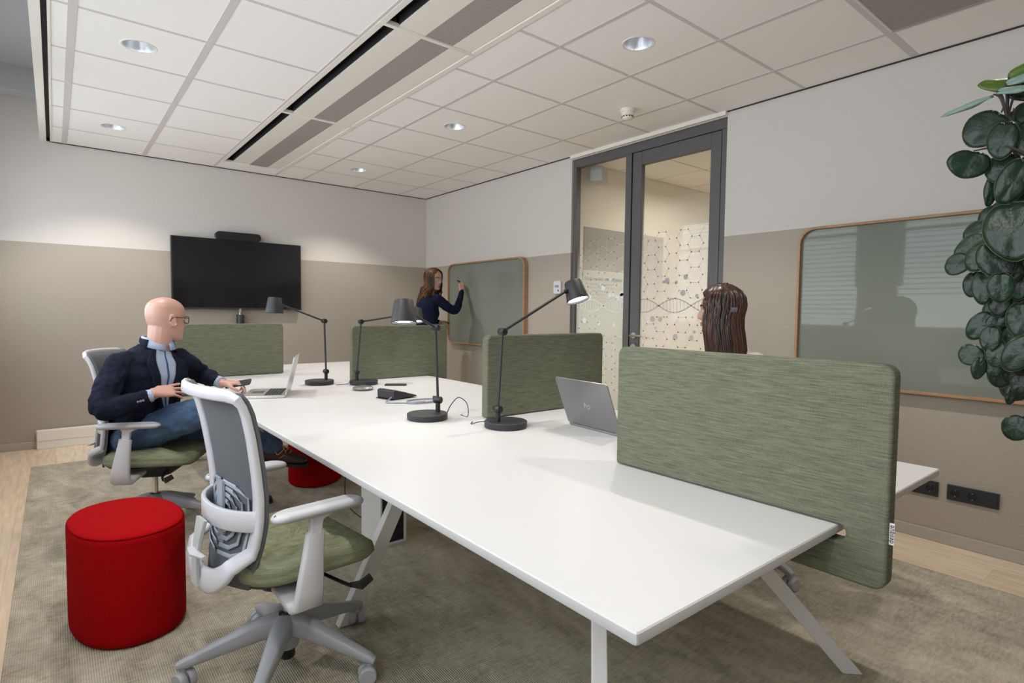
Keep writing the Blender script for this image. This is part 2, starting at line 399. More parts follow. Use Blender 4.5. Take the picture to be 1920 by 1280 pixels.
for i, (a, b) in enumerate(ys):
    f = MB()
    for y0, y1, z0, z1 in ((a, a+.05, ZS0, ZS1), (b-.05, b, ZS0, ZS1), (a+.05, b-.05, ZS0, ZS0+.05), (a+.05, b-.05, ZS1-.05, ZS1), (a+.05, b-.05, 2.3, 2.34)):
        f.box(XL-.10, XL-.05, y0, y1, z0, z1)
    fo = struct(f.build('window_%d' % (i+3), 'legw', bev=.003))
    MB().box(XL-.078, XL-.074, a+.04, b-.04, ZS0+.04, ZS1-.04).build('pane', 'glass', fo, smooth=False)
    MB().box(XL-.04, XL+.10, a-.05, b+.05, ZS0-.03, ZS0).build('window_sill', 'legw', fo, bev=.004)
    # venetian blind, its slats half open
    bl = MB().box(XL+.015, XL+.055, a, b, ZS1-.01, ZS1+.03).build('window_blind', 'legw')
    tag(bl, 'pale slatted blind at the %s window of the left wall' % ['nearest', 'second', 'third', 'farthest'][i], 'blind', 'blinds at the left windows')
    s = MB(); z = ZS1-.04
    top = 1.5 if i % 2 else 1.15
    while z > top:
        m = Matrix.Translation((XL+.035, 0, z)) @ Matrix.Rotation(R(20), 4, 'Y')
        s.box(-.02, .02, a+.01, b-.01, -.0006, .0006, m); z -= .062
    sl = s.build('slats', 'blind', bl, smooth=False)
    for yy in (a+.2, b-.2): MB().tube([(XL+.035, yy, ZS1), (XL+.035, yy, top)], .0015, 5).build('cord', 'blind', bl)
# slab above, with the beam along the back wall
struct(MB().box(XL-.3, .12, YN-.2, .15, HS, HS+.1).build('ceiling', 'slab', smooth=False))
struct(MB().box(XL, -3.84, -.22, 0, 3.02, HS).build('trim_1', 'slab', smooth=False))

# suspended ceiling: tiles on bars, holes where the lamps sit, beam slot in the middle
XG = [-.412-.5937*k for k in (0, 1, 2)] + [-1.896]
xl = [0.0, -.412, -1.006, -1.599, -1.896]             # right of the beam
xr = [-2.490, -3.084, -3.677, -3.775]                  # left of the beam
yl = [0.0] + [-.562-.6*k for k in range(13)]; yl = [y for y in yl if y > YN] + [YN]
LX = (-3.381, -1.303); LY = (-.862, -2.662, -4.462, -6.262)
GR = [(-1.006, -.412, -6.562, -5.362)]
t = MB(); g = .011
def tile(x0, x1, y0, y1):
    cx, cy = (x0+x1)/2, (y0+y1)/2
    if any(x0 < a < x1 for a in LX) and any(y0 < b < y1 for b in LY):
        n = 32; r = .076; o1 = []; i1 = []
        for k in range(n):
            a = 2*PI*k/n+PI/4; c, s = math.cos(a), math.sin(a); q = max(abs(c), abs(s))
            o1.append((cx+c/q*(x1-x0-g)/2, cy+s/q*(y1-y0-g)/2, HC)); i1.append((cx+r*c, cy+r*s, HC))
        t.rings([[(x, y, z+.015) for x, y, z in o1], o1, i1, [(x, y, z+.015) for x, y, z in i1]], True, False)
    else: t.box(x0+g/2, x1-g/2, y0+g/2, y1-g/2, HC, HC+.015)
for xs in (xl, xr):
    for a, b in zip(xs[1:], xs[:-1]):
        for c, d in zip(yl[1:], yl[:-1]):
            if any(b > q[0]+.1 and a < q[1]-.1 and d > q[2]+.1 and c < q[3]-.1 for q in GR): continue
            tile(a, b, c, d)
tile(-2.490, -1.896, -.30, 0)
ceil = struct(t.build('ceiling_tiles', 'tile', smooth=False)); ceil.name = 'ceiling_tiles'
t = MB()
for x in xl[1:-1]+xr[1:-1]:
    w = .019 if x in xr else .012
    t.box(x-w, x+w, YN, 0, HC-.002, HC+.006)
for x in (-2.490, -1.896): t.box(x-.008, x+.014, YN, 0, HC-.003, HC+.006)
for y in yl[1:-1]:
    w = .010 if abs(y+5.362) > .01 else .020
    t.box(-3.775, -2.49, y-w, y+w, HC-.0015, HC+.005); t.box(-1.896, 0, y-w, y+w, HC-.0015, HC+.005)
t.build('ceiling_bar', 'tbar', ceil, smooth=False)
t = MB(); t.box(-3.845, -3.80, YN, 0, HC-.004, HS); t.box(-3.775, -3.762, YN, 0, HC-.004, HC+.02)
t.build('edge_fascia', 'vent', ceil, smooth=False)
t = MB(); t.box(-3.80, -3.775, YN, 0, HC+.03, HC+.04); t.box(-3.80, 0, YN, 0, HC+.16, HC+.17); t.box(-3.80, -3.775, -.004, 0, HC, HC+.03)  # dark edge slot, plus an unseen backing plate added above the tiles to block light
t.build('slot_and_light_block', 'dark', ceil, smooth=False)
t = MB(); t.box(-3.78, 0, -.012, 0, HC-.006, HC); t.box(-.012, 0, -2.66, 0, HC-.006, HC+.0); t.box(-.012, 0, YN, -4.225, HC-.006, HC)
t.build('wall_angle', 'dark', ceil, smooth=False)
t = MB(); t.box(-.03, .02, -4.225, -2.66, 2.664, HC); struct(t.build('trim_2', 'vent', smooth=False))

# long climate beam units in the slot
def vent(y0, y1, label):
    v = thing('ceiling_vent', label, 'ceiling vent', (0, 0, 0), 0, 'long vents in the ceiling slot')
    m = MB(); z = HC
    m.box(-2.482, -2.445, y0, y1, z-.004, z+.02); m.box(-1.925, -1.886, y0, y1, z-.004, z+.02)
    m.box(-2.482, -1.90, y0, y0+.012, z-.006, z+.02); m.box(-2.482, -1.90, y1-.012, y1, z-.006, z+.02)
    m.build('frame', 'vent', v, bev=.003)
    m = MB(); a, b = y0+.012, y1-.012
    m.box(-2.372, -2.222, a, b, z+.002, z+.012); m.box(-2.047, -1.930, a, b, z+.002, z+.012)
    m.build('panel', 'vent', v, smooth=False)
    MB().box(-2.222, -2.047, a, b, z+.003, z+.010).build('grille', 'perf', v, smooth=False)
    m = MB(); m.box(-2.445, -2.372, a, b, z+.09, z+.10); m.box(-2.376, -2.372, a, b, z+.012, z+.09); m.box(-2.449, -2.445, a, b, z+.02, z+.09)
    for k in range(int((b-a)/.022)): m.box(-2.4445, -2.441, a+.011+k*.022, a+.018+k*.022, z+.03, z+.05)
    m.build('air_slot', 'dark', v, smooth=False)
vent(-2.12, -.30, 'long white ceiling vent with grey grille, farthest one by the back wall')
vent(-3.775, -2.122, 'long white ceiling vent with grey grille, middle of the row')
vent(-5.43, -3.777, 'long white ceiling vent with grey grille, nearest one at the top edge')
g_ = thing('ceiling_grille', 'square grey perforated ceiling grille at the top right by the wall', 'ceiling grille')
MB().box(-.995, -.423, -6.55, -5.376, HC, HC+.01).build('perforated_plate', 'perf', g_, smooth=False)
m = MB(); m.box(-1.0, -.995, -6.56, -5.37, HC-.002, HC+.01); m.box(-.423, -.418, -6.56, -5.37, HC-.002, HC+.01); m.box(-1., -.418, -5.376, -5.37, HC-.002, HC+.01)
m.build('frame', 'vent', g_, smooth=False)

# downlights: ring, mirror cone, glowing lamp and the light it throws
LAB = {(0, 0): 'round recessed ceiling lamp at far left near the back wall', (0, 1): 'round recessed ceiling lamp at upper left above the seated man',
       (0, 2): 'round recessed ceiling lamp on the left side, out of view above the camera', (0, 3): 'round recessed ceiling lamp behind the camera on the left',
       (1, 0): 'round recessed ceiling lamp, farthest on the right side by the corner', (1, 1): 'round recessed ceiling lamp in the middle of the right side',
       (1, 2): 'round recessed ceiling lamp nearest the smoke detector, upper right', (1, 3): 'round recessed ceiling lamp behind the camera on the right'}
for i, x in enumerate(LX):
    for j, y in enumerate(LY):
        d = thing('ceiling_downlight', LAB[(i, j)], 'ceiling lamp', (x, y, HC), 0, 'recessed ceiling lamps')
        MB().lathe([(.076, .004), (.076, -.001), (.084, -.003), (.088, -.001), (.088, .0)], 40, caps=False).build('trim_ring', 'vent', d)
        MB().lathe([(.075, 0), (.068, .03), (.055, .06), (.042, .085)], 40, caps=False).build('reflector', 'mirror', d)
        MB().lathe([(.043, .086), (.001, .087)], 24, caps=False).build('lamp_lens', 'glowc', d)
        l = light('SPOT', 'downlight_beam', (0, 0, .03), SPOT_W, SPOT_COL, spot_size=R(114), spot_blend=.5, shadow_soft_size=.034)
        l.parent = d
# smoke detector
s = thing('smoke_detector', 'round white smoke detector hanging below the ceiling tiles', 'smoke detector', (-.571, -3.786, HC))
MB().lathe([(.05, 0), (.052, -.012), (.050, -.022)], 32).build('base', 'vent', s)
MB().lathe([(.046, -.022), (.046, -.045), (.040, -.05), (.040, -.058), (.034, -.066), (.012, -.072)], 32).build('head', 'vent', s)
m = MB()
for k in range(12): a = 2*PI*k/12; m.box(-.006, .006, .0395, .0425, -.058, -.051, Matrix.Rotation(a, 4, 'Z'))
m.build('sensor_slots', 'dark', s, smooth=False)

# skirting, floor duct, carpet
struct(MB().box(XL, 0, -.014, 0, 0, .065).build('baseboard_back', 'tboard', bev=.003))
m = MB(); m.box(-.014, 0, -2.66, -.014, 0, .065); m.box(-.014, 0, YN, -4.225, 0, .065)
struct(m.build('baseboard_right', 'tboard', bev=.003))
du = thing('wall_duct', 'low white cable duct box running along the foot of the back wall', 'cable duct', (-3.0, 0, 0))
MB().box(-.93, .75, -.075, -.015, .0, .165).build('body', 'vent', du, bev=.004)
MB().box(-.925, .745, -.079, -.075, .072, .160).build('cover_strip', 'vent', du, bev=.002)
tag(MB().box(-3.95, -.47, YN+.05, -.77, .0002, .007).build('carpet', 'carpet', smooth=False), 'mottled grey brown ribbed carpet laid over the pale wood floor', 'carpet')

# glazed front: side window and door leaf in one dark frame
D0, D1, DM0, DM1, ZT = -2.672, -4.222, -3.289, -3.391, 2.655
fr = MB()
X0, X1 = .012, .075
fr.box(X0, X1, D0-.035, D0, .09, ZT-.07); fr.box(X0, X1, D1, D1+.045, 0, ZT-.07); fr.box(X0, X1, DM1+.035, DM0, 0, ZT-.07)
fr.box(X0, X1, D1, D0, ZT-.07, ZT); fr.box(X0, X1, DM0, D0, 0, .09)
dfr = struct(fr.build('window_1', 'dframe', bev=.004))
m = MB().box(.04, .046, DM0-.01, D0-.03, .08, ZT-.06); m.build('pane', 'glass_side', dfr, smooth=False)
MB().box(X0-.002, X0+.02, DM1+.033, DM1+.038, 0, ZT-.07).build('gasket', 'dark', dfr, smooth=False)
door = sempty('door_1', (0, 0, 0))
a, b = D1+.05, DM1+.03
lf = MB(); lf.box(X0+.004, X0+.05, b-.095, b, .01, ZT-.075); lf.box(X0+.004, X0+.05, a, a+.085, .01, ZT-.075)
lf.box(X0+.004, X0+.05, a+.085, b-.095, ZT-.185, ZT-.075); lf.box(X0+.004, X0+.05, a+.085, b-.095, .01, .16)
lf.build('leaf', 'dframe', door, bev=.004)
MB().box(.038, .044, a+.08, b-.09, .15, ZT-.18).build('glass', 'glass_door', door, smooth=False)
m = MB(); yh = b-.05
m.lathe([(.026, 0), (.026, .008)], 24, Matrix.Translation((X0+.003, yh, 1.06)) @ Matrix.Rotation(R(-90), 4, 'Y'))
m.tube([(X0, yh, 1.06), (X0-.05, yh, 1.06), (X0-.055, yh-.012, 1.06), (X0-.055, yh-.12, 1.06)], .0095, 10)
m.lathe([(.026, 0), (.026, .008)], 24, Matrix.Translation((X0+.003, yh, .965)) @ Matrix.Rotation(R(-90), 4, 'Y'))
m.build('door_handle', 'steel', door)

# etched drawings on both panes: honeycomb, dots and a double helix
def etch(y_hi, y_lo, x, mt, parent, seed):
    rnd = random.Random(seed); e = MB(); s_ = .068; h = s_*math.sqrt(3)/2
    def seg(p, q, w):
        p, q = V((x, *p)), V((x, *q)); d = (q-p).normalized(); n = V((0, -d.z, d.y))*w/2
        e.add([p+n, q+n, q-n, p-n], [(0, 1, 2, 3)])
    def disc(c, r, n=14): e.add([(x-.0002, c[0]+r*math.cos(2*PI*k/n), c[1]+r*math.sin(2*PI*k/n)) for k in range(n)], [tuple(range(n))])
    done = set()
    for zb, zt in ((1.38, 1.90), (.62, 1.22)):
        i0 = int((y_hi-y_lo)/(1.5*s_))+2
        for i in range(i0):
            for j in range(int((zt-zb)/(2*h))+2):
                cy = y_hi-i*1.5*s_; cz = zt-.06-j*2*h-(i % 2)*h
                if cz < zb or rnd.random() < .22: continue
                P = [(cy+s_*math.cos(PI/3*k), cz+s_*math.sin(PI/3*k)) for k in range(6)]
                for k in range(6):
                    p, q = P[k], P[(k+1) % 6]
                    key = (round(p[0]+q[0], 2), round(p[1]+q[1], 2))
                    if key in done or not all(y_lo < t_[0] < y_hi for t_ in (p, q)): continue
                    done.add(key); seg(p, q, .0022); disc(p, .005, 8); disc(q, .005, 8)
    wave = lambda y, s2: 1.31+s2*.055*math.sin((y+3.64)*PI/.30)
    n = 60
    for s2 in (1, -1):
        for k in range(n):
            ya = y_lo+(y_hi-y_lo)*k/n; yb = y_lo+(y_hi-y_lo)*(k+1)/n; seg((ya, wave(ya, s2)), (yb, wave(yb, s2)), .009)
    y = y_lo+.01
    while y < y_hi: seg((y, wave(y, 1)), (y+.006, wave(y, -1)), .004); y += .032
    for k in range(15): disc((y_lo+.03+rnd.random()*(y_hi-y_lo-.06), rnd.choice((1.42, 1.5, 1.18, 1.1))+rnd.uniform(-.04, .04)), rnd.choice((.009, .014, .02, .024)), 18)
    return e.build('etched_pattern', mt, parent, smooth=False)
etch(b-.095, a+.09, .0375, 'decal', door, 4)
etch(D0-.04, DM0+.005, .0395, 'decalw', dfr, 9)

# the room beyond the glass
cr = MB(); cr.box(.12, 4.2, -7.4, -2.6, -.12, 0); struct(cr.build('floor_corridor', 'wood', smooth=False))
struct(MB().box(.12, 4.2, -2.6, -2.45, 0, 2.9).build('wall_corridor_far', 'cream', smooth=False))
struct(MB().box(4.1, 4.2, -7.4, -2.6, 0, 2.9).build('wall_corridor_right', 'cream', smooth=False))
struct(MB().box(.12, 4.2, -7.5, -7.4, 0, 2.9).build('wall_corridor_near', 'cream', smooth=False))
m = MB(); y = -2.6
while y > -7.4:
    x = .12
    while x < 4.1: m.box(x+.01, min(x+.59, 4.1), max(y-.59, -7.4), y-.01, 2.69, 2.70); x += .6
    y -= .6
cc = struct(m.build('ceiling_corridor', 'tile', smooth=False))
MB().box(.12, 4.2, -7.4, -2.6, 2.696, 2.9).build('ceiling_bar', 'tbar', cc, smooth=False)
p = thing('notice_board', 'pale framed grey board on the wall beyond the side window, poster on it', 'notice board', (0, 0, 0))
MB().box(.15, 1.5, -2.63, -2.6, .9, 2.14).build('frame', 'cream', p, bev=.003)
MB().box(.20, 1.45, -2.635, -2.63, .95, 2.075).build('panel', 'corrdoor', p, smooth=False)
ps = MB().box(.19, .80, -2.640, -2.636, 1.0, 1.66).build('poster', 'paper', smooth=False)
tag(ps, 'white poster with blue heading seen through the side window', 'poster')
m = MB(); m.box(.50, .76, -2.642, -2.6405, 1.565, 1.59); m.build('heading', 'inkblue', ps, smooth=False)
m = MB(); rr = random.Random(2); m.box(.22, .47, -2.642, -2.6405, 1.565, 1.59)
for k in range(9):
    zz = 1.53-k*.034; m.box(.22, .22+.42*rr.uniform(.75, 1), -2.642, -2.6405, zz-.005, zz+.004)
m.build('print_lines', 'ink', ps, smooth=False)
sp = thing('wall_speaker', 'small pale box speaker high in the corner behind the side window', 'speaker', (.30, -2.72, 2.56))
m = MB(); m.box(-.09, .09, -.06, .06, -.07, .07, Matrix.Rotation(R(25), 4, 'Z')); m.build('body', 'plastic', sp, bev=.01)
MB().tube([(0, .03, 0), (0, .12, 0)], .012).build('bracket', 'plastic', sp)

# ------------------------------------------------ things on the walls
def round_board(name, label, y_far, y_near, z0, z1, d=.055):
    """glass board in a rounded oak frame on the right wall"""
    b = thing(name, label, 'whiteboard', (0, 0, 0))
    yc, zc = (y_far+y_near)/2, (z0+z1)/2; hw, hh = (y_far-y_near)/2, (z1-z0)/2; r = .10
    o = rrect(-hw, hw, -hh, hh, r, 10); i = rrect(-hw+.016, hw-.016, -hh+.016, hh-.016, r-.014, 10)
    P = lambda q, x: [V((x, yc+a, zc+c)) for a, c in q]
    m = MB(); m.rings([P(i, -d+.034), P(i, -d), P(o, -d), P(o, -.002), P(i, -.002)], True, False); m.build('frame', 'oak', b, bev=.002)
    m = MB(); m.rings([P(i, -d+.026), P(i, -d+.034)]); m.build('glass_surface', 'board', b, smooth=False)
    return b
round_board('whiteboard', 'large grey green glass board with oak frame on the right wall, behind the plant', -4.775, -6.78, .812, 1.80)
round_board('whiteboard', 'smaller grey green glass board in oak frame that the standing woman writes on', -.60, -2.05, .865, 1.815)
tv = thing('television', 'large black wall television above the far end of the table', 'television', (-2.26, 0, 1.60))
MB().box(-.625, .625, -.075, -.03, -.358, .358).build('housing', 'black', tv, bev=.004)
MB().box(-.612, .612, -.0765, -.0752, -.338, .350).build('screen', 'screen', tv, smooth=False)
m = MB(); m.box(-.626, .626, -.0775, -.0752, -.358, -.342); m.build('bottom_bezel', 'charcoal', tv, smooth=False)
MB().box(-.2, .2, -.03, -.001, -.2, .2).build('wall_bracket', 'black', tv)
sb = thing('video_bar', 'black rounded video bar mounted on top of the television', 'video bar', (-2.272, -.055, 1.997))
m = MB(); m.rings([[V((x, y, z)) for x, z in rrect(-.22, .22, -.041, .041, .04, 8)] for y in (-.03, .03)]); m.build('housing', 'black', sb, bev=.005)
m = MB(); m.box(-.03, .03, -.02, .03, -.0385, -.03); m.build('mount', 'black', sb)
bt = thing('wall_dispenser', 'dark cylinder with metal cap on the wall below the television', 'canister', (-2.265, -.06, 1.0))
MB().lathe([(.036, .0), (.038, .01), (.036, .185), (.033, .19)], 24).build('body', 'charcoal', bt)
MB().lathe([(.012, .19), (.012, .205), (.017, .21), (.017, .235), (.02, .24), (.02, .25)], 16).build('cap', 'chrome', bt)
MB().box(-.015, .015, .03, .06, .03, .16).build('bracket', 'charcoal', bt)
th = thing('thermostat', 'small white room thermostat on the right wall beside the dark frame', 'thermostat', (0, -2.50, 1.487))
m = MB(); m.rings([[V((x, a_, c_)) for a_, c_ in rrect(-.05, .05, -.062, .062, .02, 5)] for x in (-.022, -.0005)]); m.build('cover', 'plasticw', th, bev=.004)
MB().box(-.0235, -.022, -.025, .028, .0, .022).build('display', 'plasticg', th, smooth=False)
MB().lathe([(.008, 0), (.008, .003)], 12, Matrix.Translation((-.022, -.02, -.03)) @ Matrix.Rotation(R(-90), 4, 'Y')).build('dial', 'charcoal', th)
def sockets(yc, n, label, usb):
    s = thing('wall_socket', label, 'wall socket', (0, yc, .292), 0, 'black wall sockets')
    W = .0735*n; MB().box(-.012, -.0005, -W/2, W/2, -.041, .041).build('cover_plate', 'socket', s, bev=.002)
    for k in range(n):
        y = W/2-.0368-k*.0735; f = MB()
        f.box(-.0145, -.012, y-.028, y+.028, -.028, .028)
        if usb and k == n-1:
            f.build('insert', 'socket', s, bev=.001); MB().box(-.0152, -.0146, y-.018, y+.018, -.009, .009).build('usb_port', 'dark', s, smooth=False)
            continue
        f.build('insert', 'socket', s, bev=.001)
        so = MB().lathe([(.0215, .0140), (.0205, .0158), (.0190, .0158), (.018, .0147)], 24, Matrix.Translation((0, y, 0)) @ Matrix.Rotation(R(-90), 4, 'Y')).build('outlet', 'black', s)
        for z in (.0165, -.0165): MB().box(-.0165, -.0146, y-.003, y+.003, z-.003, z+.003).build('earth_clip', 'chrome', s, smooth=False)
sockets(-5.715, 3, 'black triple wall socket low on the right wall, the nearer one', True)
sockets(-5.455, 3, 'black wall socket low on the right wall, half hidden behind the table top', False)
# ================================================================== table, screens, stools
TX0, TX1, TY0, TY1, TZ = -3.078, -1.503, -5.928, -1.10, .74
tb = thing('conference_table', 'long white table on splayed white legs in the middle of the room', 'table', (-2.291, (TY0+TY1)/2, .007))
hx, hy = (TX1-TX0)/2, (TY1-TY0)/2
m = MB(); m.rings([[V((x, y, z)) for x, y in rrect(-hx+i, hx-i, -hy+i, hy-i, .006, 2)] for z, i in ((TZ-.034, .012), (TZ-.030, .002), (TZ-.026, 0), (TZ-.010, 0), (TZ-.007, .002))])
m.build('tabletop', 'white', tb, angle=30)
m = MB(); m.box(-.30, .30, -hy+.55, -hy+.59, .655, .705); m.box(-.30, .30, hy-.59, hy-.55, .655, .705)
for x in (-.22, .22): m.box(x-.02, x+.02, -hy+.5, hy-.5, .66, .705)
m.build('under_frame', 'legw', tb, bev=.003)
def leg(f, t):
    f, t = V(f), V(t); m = MB()
    d = t-f; side = d.cross(V((0, 0, 1))).normalized()
    rs = []
    for p in (f, t):
        n = side.cross(V((0, 0, 1))).normalized()
        rs.append([p+side*a*.020+n*c*.034 for a, c in ((-1, -1), (1, -1), (1, 1), (-1, 1))])
    m.rings(rs); return m.build('leg', 'legw', tb, bev=.003)
for sx in (-1, 1):
    leg((sx*.640, -hy+.19, .001), (sx*.20, -hy+.62, .705)); leg((sx*.640, hy-.19, .001), (sx*.20, hy-.62, .705))
    for y in (-4.376, -2.75): leg((sx*.625, y-(TY0+TY1)/2, .001), (sx*.265, y-(TY0+TY1)/2, .705))
pc = thing('cable_box', 'white upright cable housing with dark open front under the table', 'cable box', (-2.41, -3.68, .007))
m = MB(); m.box(-.075, -.065, -.12, .12, 0, .55); m.box(.065, .075, -.12, .12, 0, .55); m.box(-.065, .065, .11, .12, 0, .55); m.box(-.065, .065, -.12, .11, 0, .012); m.box(-.065, .065, -.12, .11, .54, .55)
m.build('housing', 'legw', pc, bev=.002)
m = MB(); m.box(-.063, .063, -.108, .108, .014, .53); m.build('dark_unit', 'black', pc)
MB().box(-.03, .04, -.112, -.109, .10, .19).build('port_plate', 'charcoal', pc, bev=.002)
cb = thing('floor_cable', 'thin black power cable hanging under the table beside the cable housing', 'cable', (-2.3, -3.6, 0))
cb2 = MB().tube(catmull([(.02, .0, .70), (.03, .03, .5), (.05, -.02, .3), (.09, -.06, .22), (.12, .0, .2), (.08, .06, .25), (.03, .02, .15), (.02, .05, .01)]), .003, 6).build('cord', 'black', cb)
cb = thing('floor_cable', 'thin black power cable hanging under the table near the far red stool', 'cable', (-2.45, -3.3, 0))
MB().tube(catmull([(.0, .0, .70), (-.01, .0, .4), (-.03, -.03, .15), (.02, -.1, .05), (.1, -.15, .008)]), .003, 6).build('cord', 'black', cb)

def desk_screen(name, label, loc, rz, slot_from, L=.80):
    """padded screen with a slot that slides over the table top; local x runs along the screen,
    outer end at x = L; slot_from = where the slot starts (0 = the inner end)"""
    s = thing(name, label, 'desk screen', loc, rz, 'green fabric desk screens')
    z0, z1, r = .612, 1.135, .028; zs0, zs1 = .704, .7425; xe = slot_from
    out = []
    for a in range(7): t = R(90-90*a/6); out.append((L-r+r*math.cos(t), z1-r+r*math.sin(t)))
    for a in range(7): t = R(-90*a/6); out.append((L-r+r*math.cos(t), z0+r+r*math.sin(t)))
    for a in range(7): t = R(-90-90*a/6); out.append((r+r*math.cos(t), z0+r+r*math.sin(t)))
    out += [(0, zs0-.001)]
    zc, rs = (zs0+zs1)/2, (zs1-zs0)/2
    for a in range(9): t = R(-90+180*a/8); out.append((xe-rs+rs*math.cos(t), zc+rs*math.sin(t)))
    out += [(0, zs1+.001)] + [(0+.014-.014*math.cos(R(15*k)), zs1+.016-.014*math.cos(0)+.0*k) for k in ()]
    for a in range(7): t = R(180-90*a/6); out.append((r+r*math.cos(t), z1-r+r*math.sin(t)))
    m = MB(); T = .023
    m.rings([[V((x, y, z)) for x, z in out] for y in (-T, T)])
    m.build('padded_panel', 'fabric', s, bev=.007, angle=50)
    return s
p1 = desk_screen('desk_screen', 'large green fabric desk screen standing lengthwise at the near end of the table', (-2.300, -5.235, 0), R(-90), .712)
lb = MB().box(.785, .81, -.0012, .0012, .725, .775).build('maker_label', 'vent', p1, smooth=False)
lb.location = (.0, -.012, 0)
text_mesh('desque', .0150, 'label_text', 'txt', lb, Matrix.Translation((.8045, -.0016, .75)) @ Matrix.Rotation(R(90), 4, 'X') @ Matrix.Rotation(R(90), 4, 'Z'))
p2 = desk_screen('desk_screen', 'green fabric desk screen across the table, right behind the grey laptop', (-2.205, -4.322, 0), 0, .722)
p3 = desk_screen('desk_screen', 'green fabric desk screen in front of the standing woman at the far right side', (-2.135, -2.60, 0), 0, .652)
for p, x in ((p2, .801), (p3, .801)):
    MB().box(x-.006, x+.012, -.0012, .0012, .78, .80).build('maker_label', 'vent', p, smooth=False)
p4 = desk_screen('desk_screen', 'green fabric desk screen beside the seated man, below the television', (-2.372, -1.822, 0), R(180), .724)

def stool(loc, rz, label):
    s = thing('felt_stool', label, 'stool', loc, rz, 'red felt stools')
    a, b, h = .267, .188, .416
    def ring(i, z): return [V(((a-i)*math.copysign(abs(math.cos(t))**.9, math.cos(t)), (b-i)*math.copysign(abs(math.sin(t))**.9, math.sin(t)), z)) for t in [2*PI*k/64 for k in range(64)]]
    m = MB(); m.rings([ring(.02, .004), ring(.006, .008), ring(.001, .02), ring(0, .05), ring(0, h-.03), ring(.0005, h-.016), ring(.004, h-.012), ring(.006, h-.011), ring(.002, h-.009), ring(.008, h-.003), ring(.025, h), ring(.09, h+.003), ring(.15, h+.004)])
    m.build('upholstery', 'red', s, angle=180)
    MB().box(a-.002, a+.016, -.006, -.004, .045, .062).build('side_tag', 'black', s, smooth=False)
    MB().box(a*.2, a*.2+.002, -b-.0006, -b+.004, .02, h-.02).build('seam', 'red', s, smooth=False)
    return s
stool((-3.578, -3.799, .007), R(98), 'oval red felt stool standing free on the carpet at lower left')
stool((-2.30, -2.36, .007), R(60), 'red felt stool partly hidden under the table')

# ------------------------------------------------ desk lamps
def lamp(label, base, post, elbow, head, sdir, cable, on=True):
    """all points in world space: base centre, post foot, elbow, shade hinge, shade axis (towards the opening)"""
    b = V((base[0], base[1], TZ)); l = thing('desk_lamp', label, 'desk lamp', b, 0, 'black desk lamps')
    q = lambda p: V(p)-b
    MB().lathe([(.088, .0006), (.094, .003), (.095, .026), (.092, .029), (.02, .030)], 48).build('base', 'charcoal', l)
    pf = q((post[0], post[1], TZ+.02)); j = pf+V((0, 0, .065))
    MB().tube([pf, j], .0115, 14).build('post', 'black', l)
    e = q(elbow); h = q(head); sd = V(sdir).normalized()
    def joint(c, d, r=.0165, w=.019):
        x, y, z = frame(d); m = MB(); m4 = Matrix.Translation(c) @ Matrix((x, y, z)).transposed().to_4x4()
        m.lathe([(r*.85, -w), (r, -w+.003), (r, w-.003), (r*.85, w)], 20, m4); return m
    ax = (e-j).cross(h-e); ax = ax.normalized() if ax.length > 1e-4 else V((0, 1, 0))
    joint(j, ax).build('lower_joint', 'black', l)
    MB().tube([j, e], .0062, 10).build('lower_arm', 'charcoal', l)
    joint(e, ax).build('elbow_joint', 'black', l)
    MB().tube([e, h], .0062, 10).build('upper_arm', 'charcoal', l)
    # shade: truncated cone hung from the hinge at its side
    x, y, z = frame(-sd); hv = (e-h); side = (hv-(-sd)*hv.dot(-sd)).normalized()
    c = h - side*.058
    m4 = Matrix.Translation(c) @ Matrix((x, y, z)).transposed().to_4x4()
    sh = MB(); sh.lathe([(.0535, -.052), (.055, -.05), (.041, .044), (.038, .048), (.004, .049), (.004, .045), (.036, .044), (.039, .042), (.0525, -.050)], 40, m4, caps=False)
    so = sh.build('lamp_shade', 'charcoal', l)
    MB().lathe([(.050, -.040), (.002, -.039)], 32, m4, caps=False).build('diffuser', 'glow' if on else 'white', so)
    MB().tube([h+side*.004, c+side*.045], [.010, .010], 12).build('shade_hinge', 'black', l)
    if on:
        li = light('SPOT', 'desk_lamp_beam', c+sd*.055, DESK_W, (1, .95, .88), spot_size=R(120), spot_blend=.6, shadow_soft_size=.04)
        li.rotation_euler = (-sd).to_track_quat('Z', 'Y').to_euler(); li.parent = l
    cp = [q(p) for p in cable]
    MB().tube(catmull(cp, 8), .0022, 6).build('power_cord', 'black', l)
    return l
lamp('black desk lamp before the second green screen, head reaching up to the right', (-2.247, -4.54), (-2.295, -4.545), (-2.27, -4.54, 1.160), (-1.895, -4.54, 1.345), (.03, -.41, -1), [(-2.30, -4.46, .757), (-2.31, -4.42, .75), (-2.34, -4.41, .743), (-2.30, -4.36, .742)])
lamp('black desk lamp with thin cord looped at its base, head facing the camera', (-2.43, -4.178), (-2.374, -4.18), (-2.389, -4.18, 1.168), (-2.57, -4.275, 1.235), (-.08, -.17, -1), [(-2.345, -4.21, .757), (-2.32, -4.21, .80), (-2.27, -4.20, .83), (-2.235, -4.22, .80), (-2.25, -4.25, .745), (-2.25, -4.19, .742)])
lamp('black desk lamp at the third green screen, its head behind another lamp shade', (-2.139, -2.829), (-2.190, -2.83), (-2.158, -2.83, 1.169), (-1.815, -2.86, 1.222), (-.10, -.20, -1), [(-2.232, -2.80, .757), (-2.25, -2.82, .75), (-2.28, -2.79, .744), (-2.31, -2.77, .742)])
lamp('black desk lamp in front of the television, its head reaching left', (-2.385, -2.663), (-2.338, -2.66), (-2.348, -2.66, 1.170), (-2.622, -2.68, 1.272), (-.05, .0, -1), [(-2.31, -2.62, .757), (-2.29, -2.6, .747), (-2.25, -2.56, .742)], on=False)

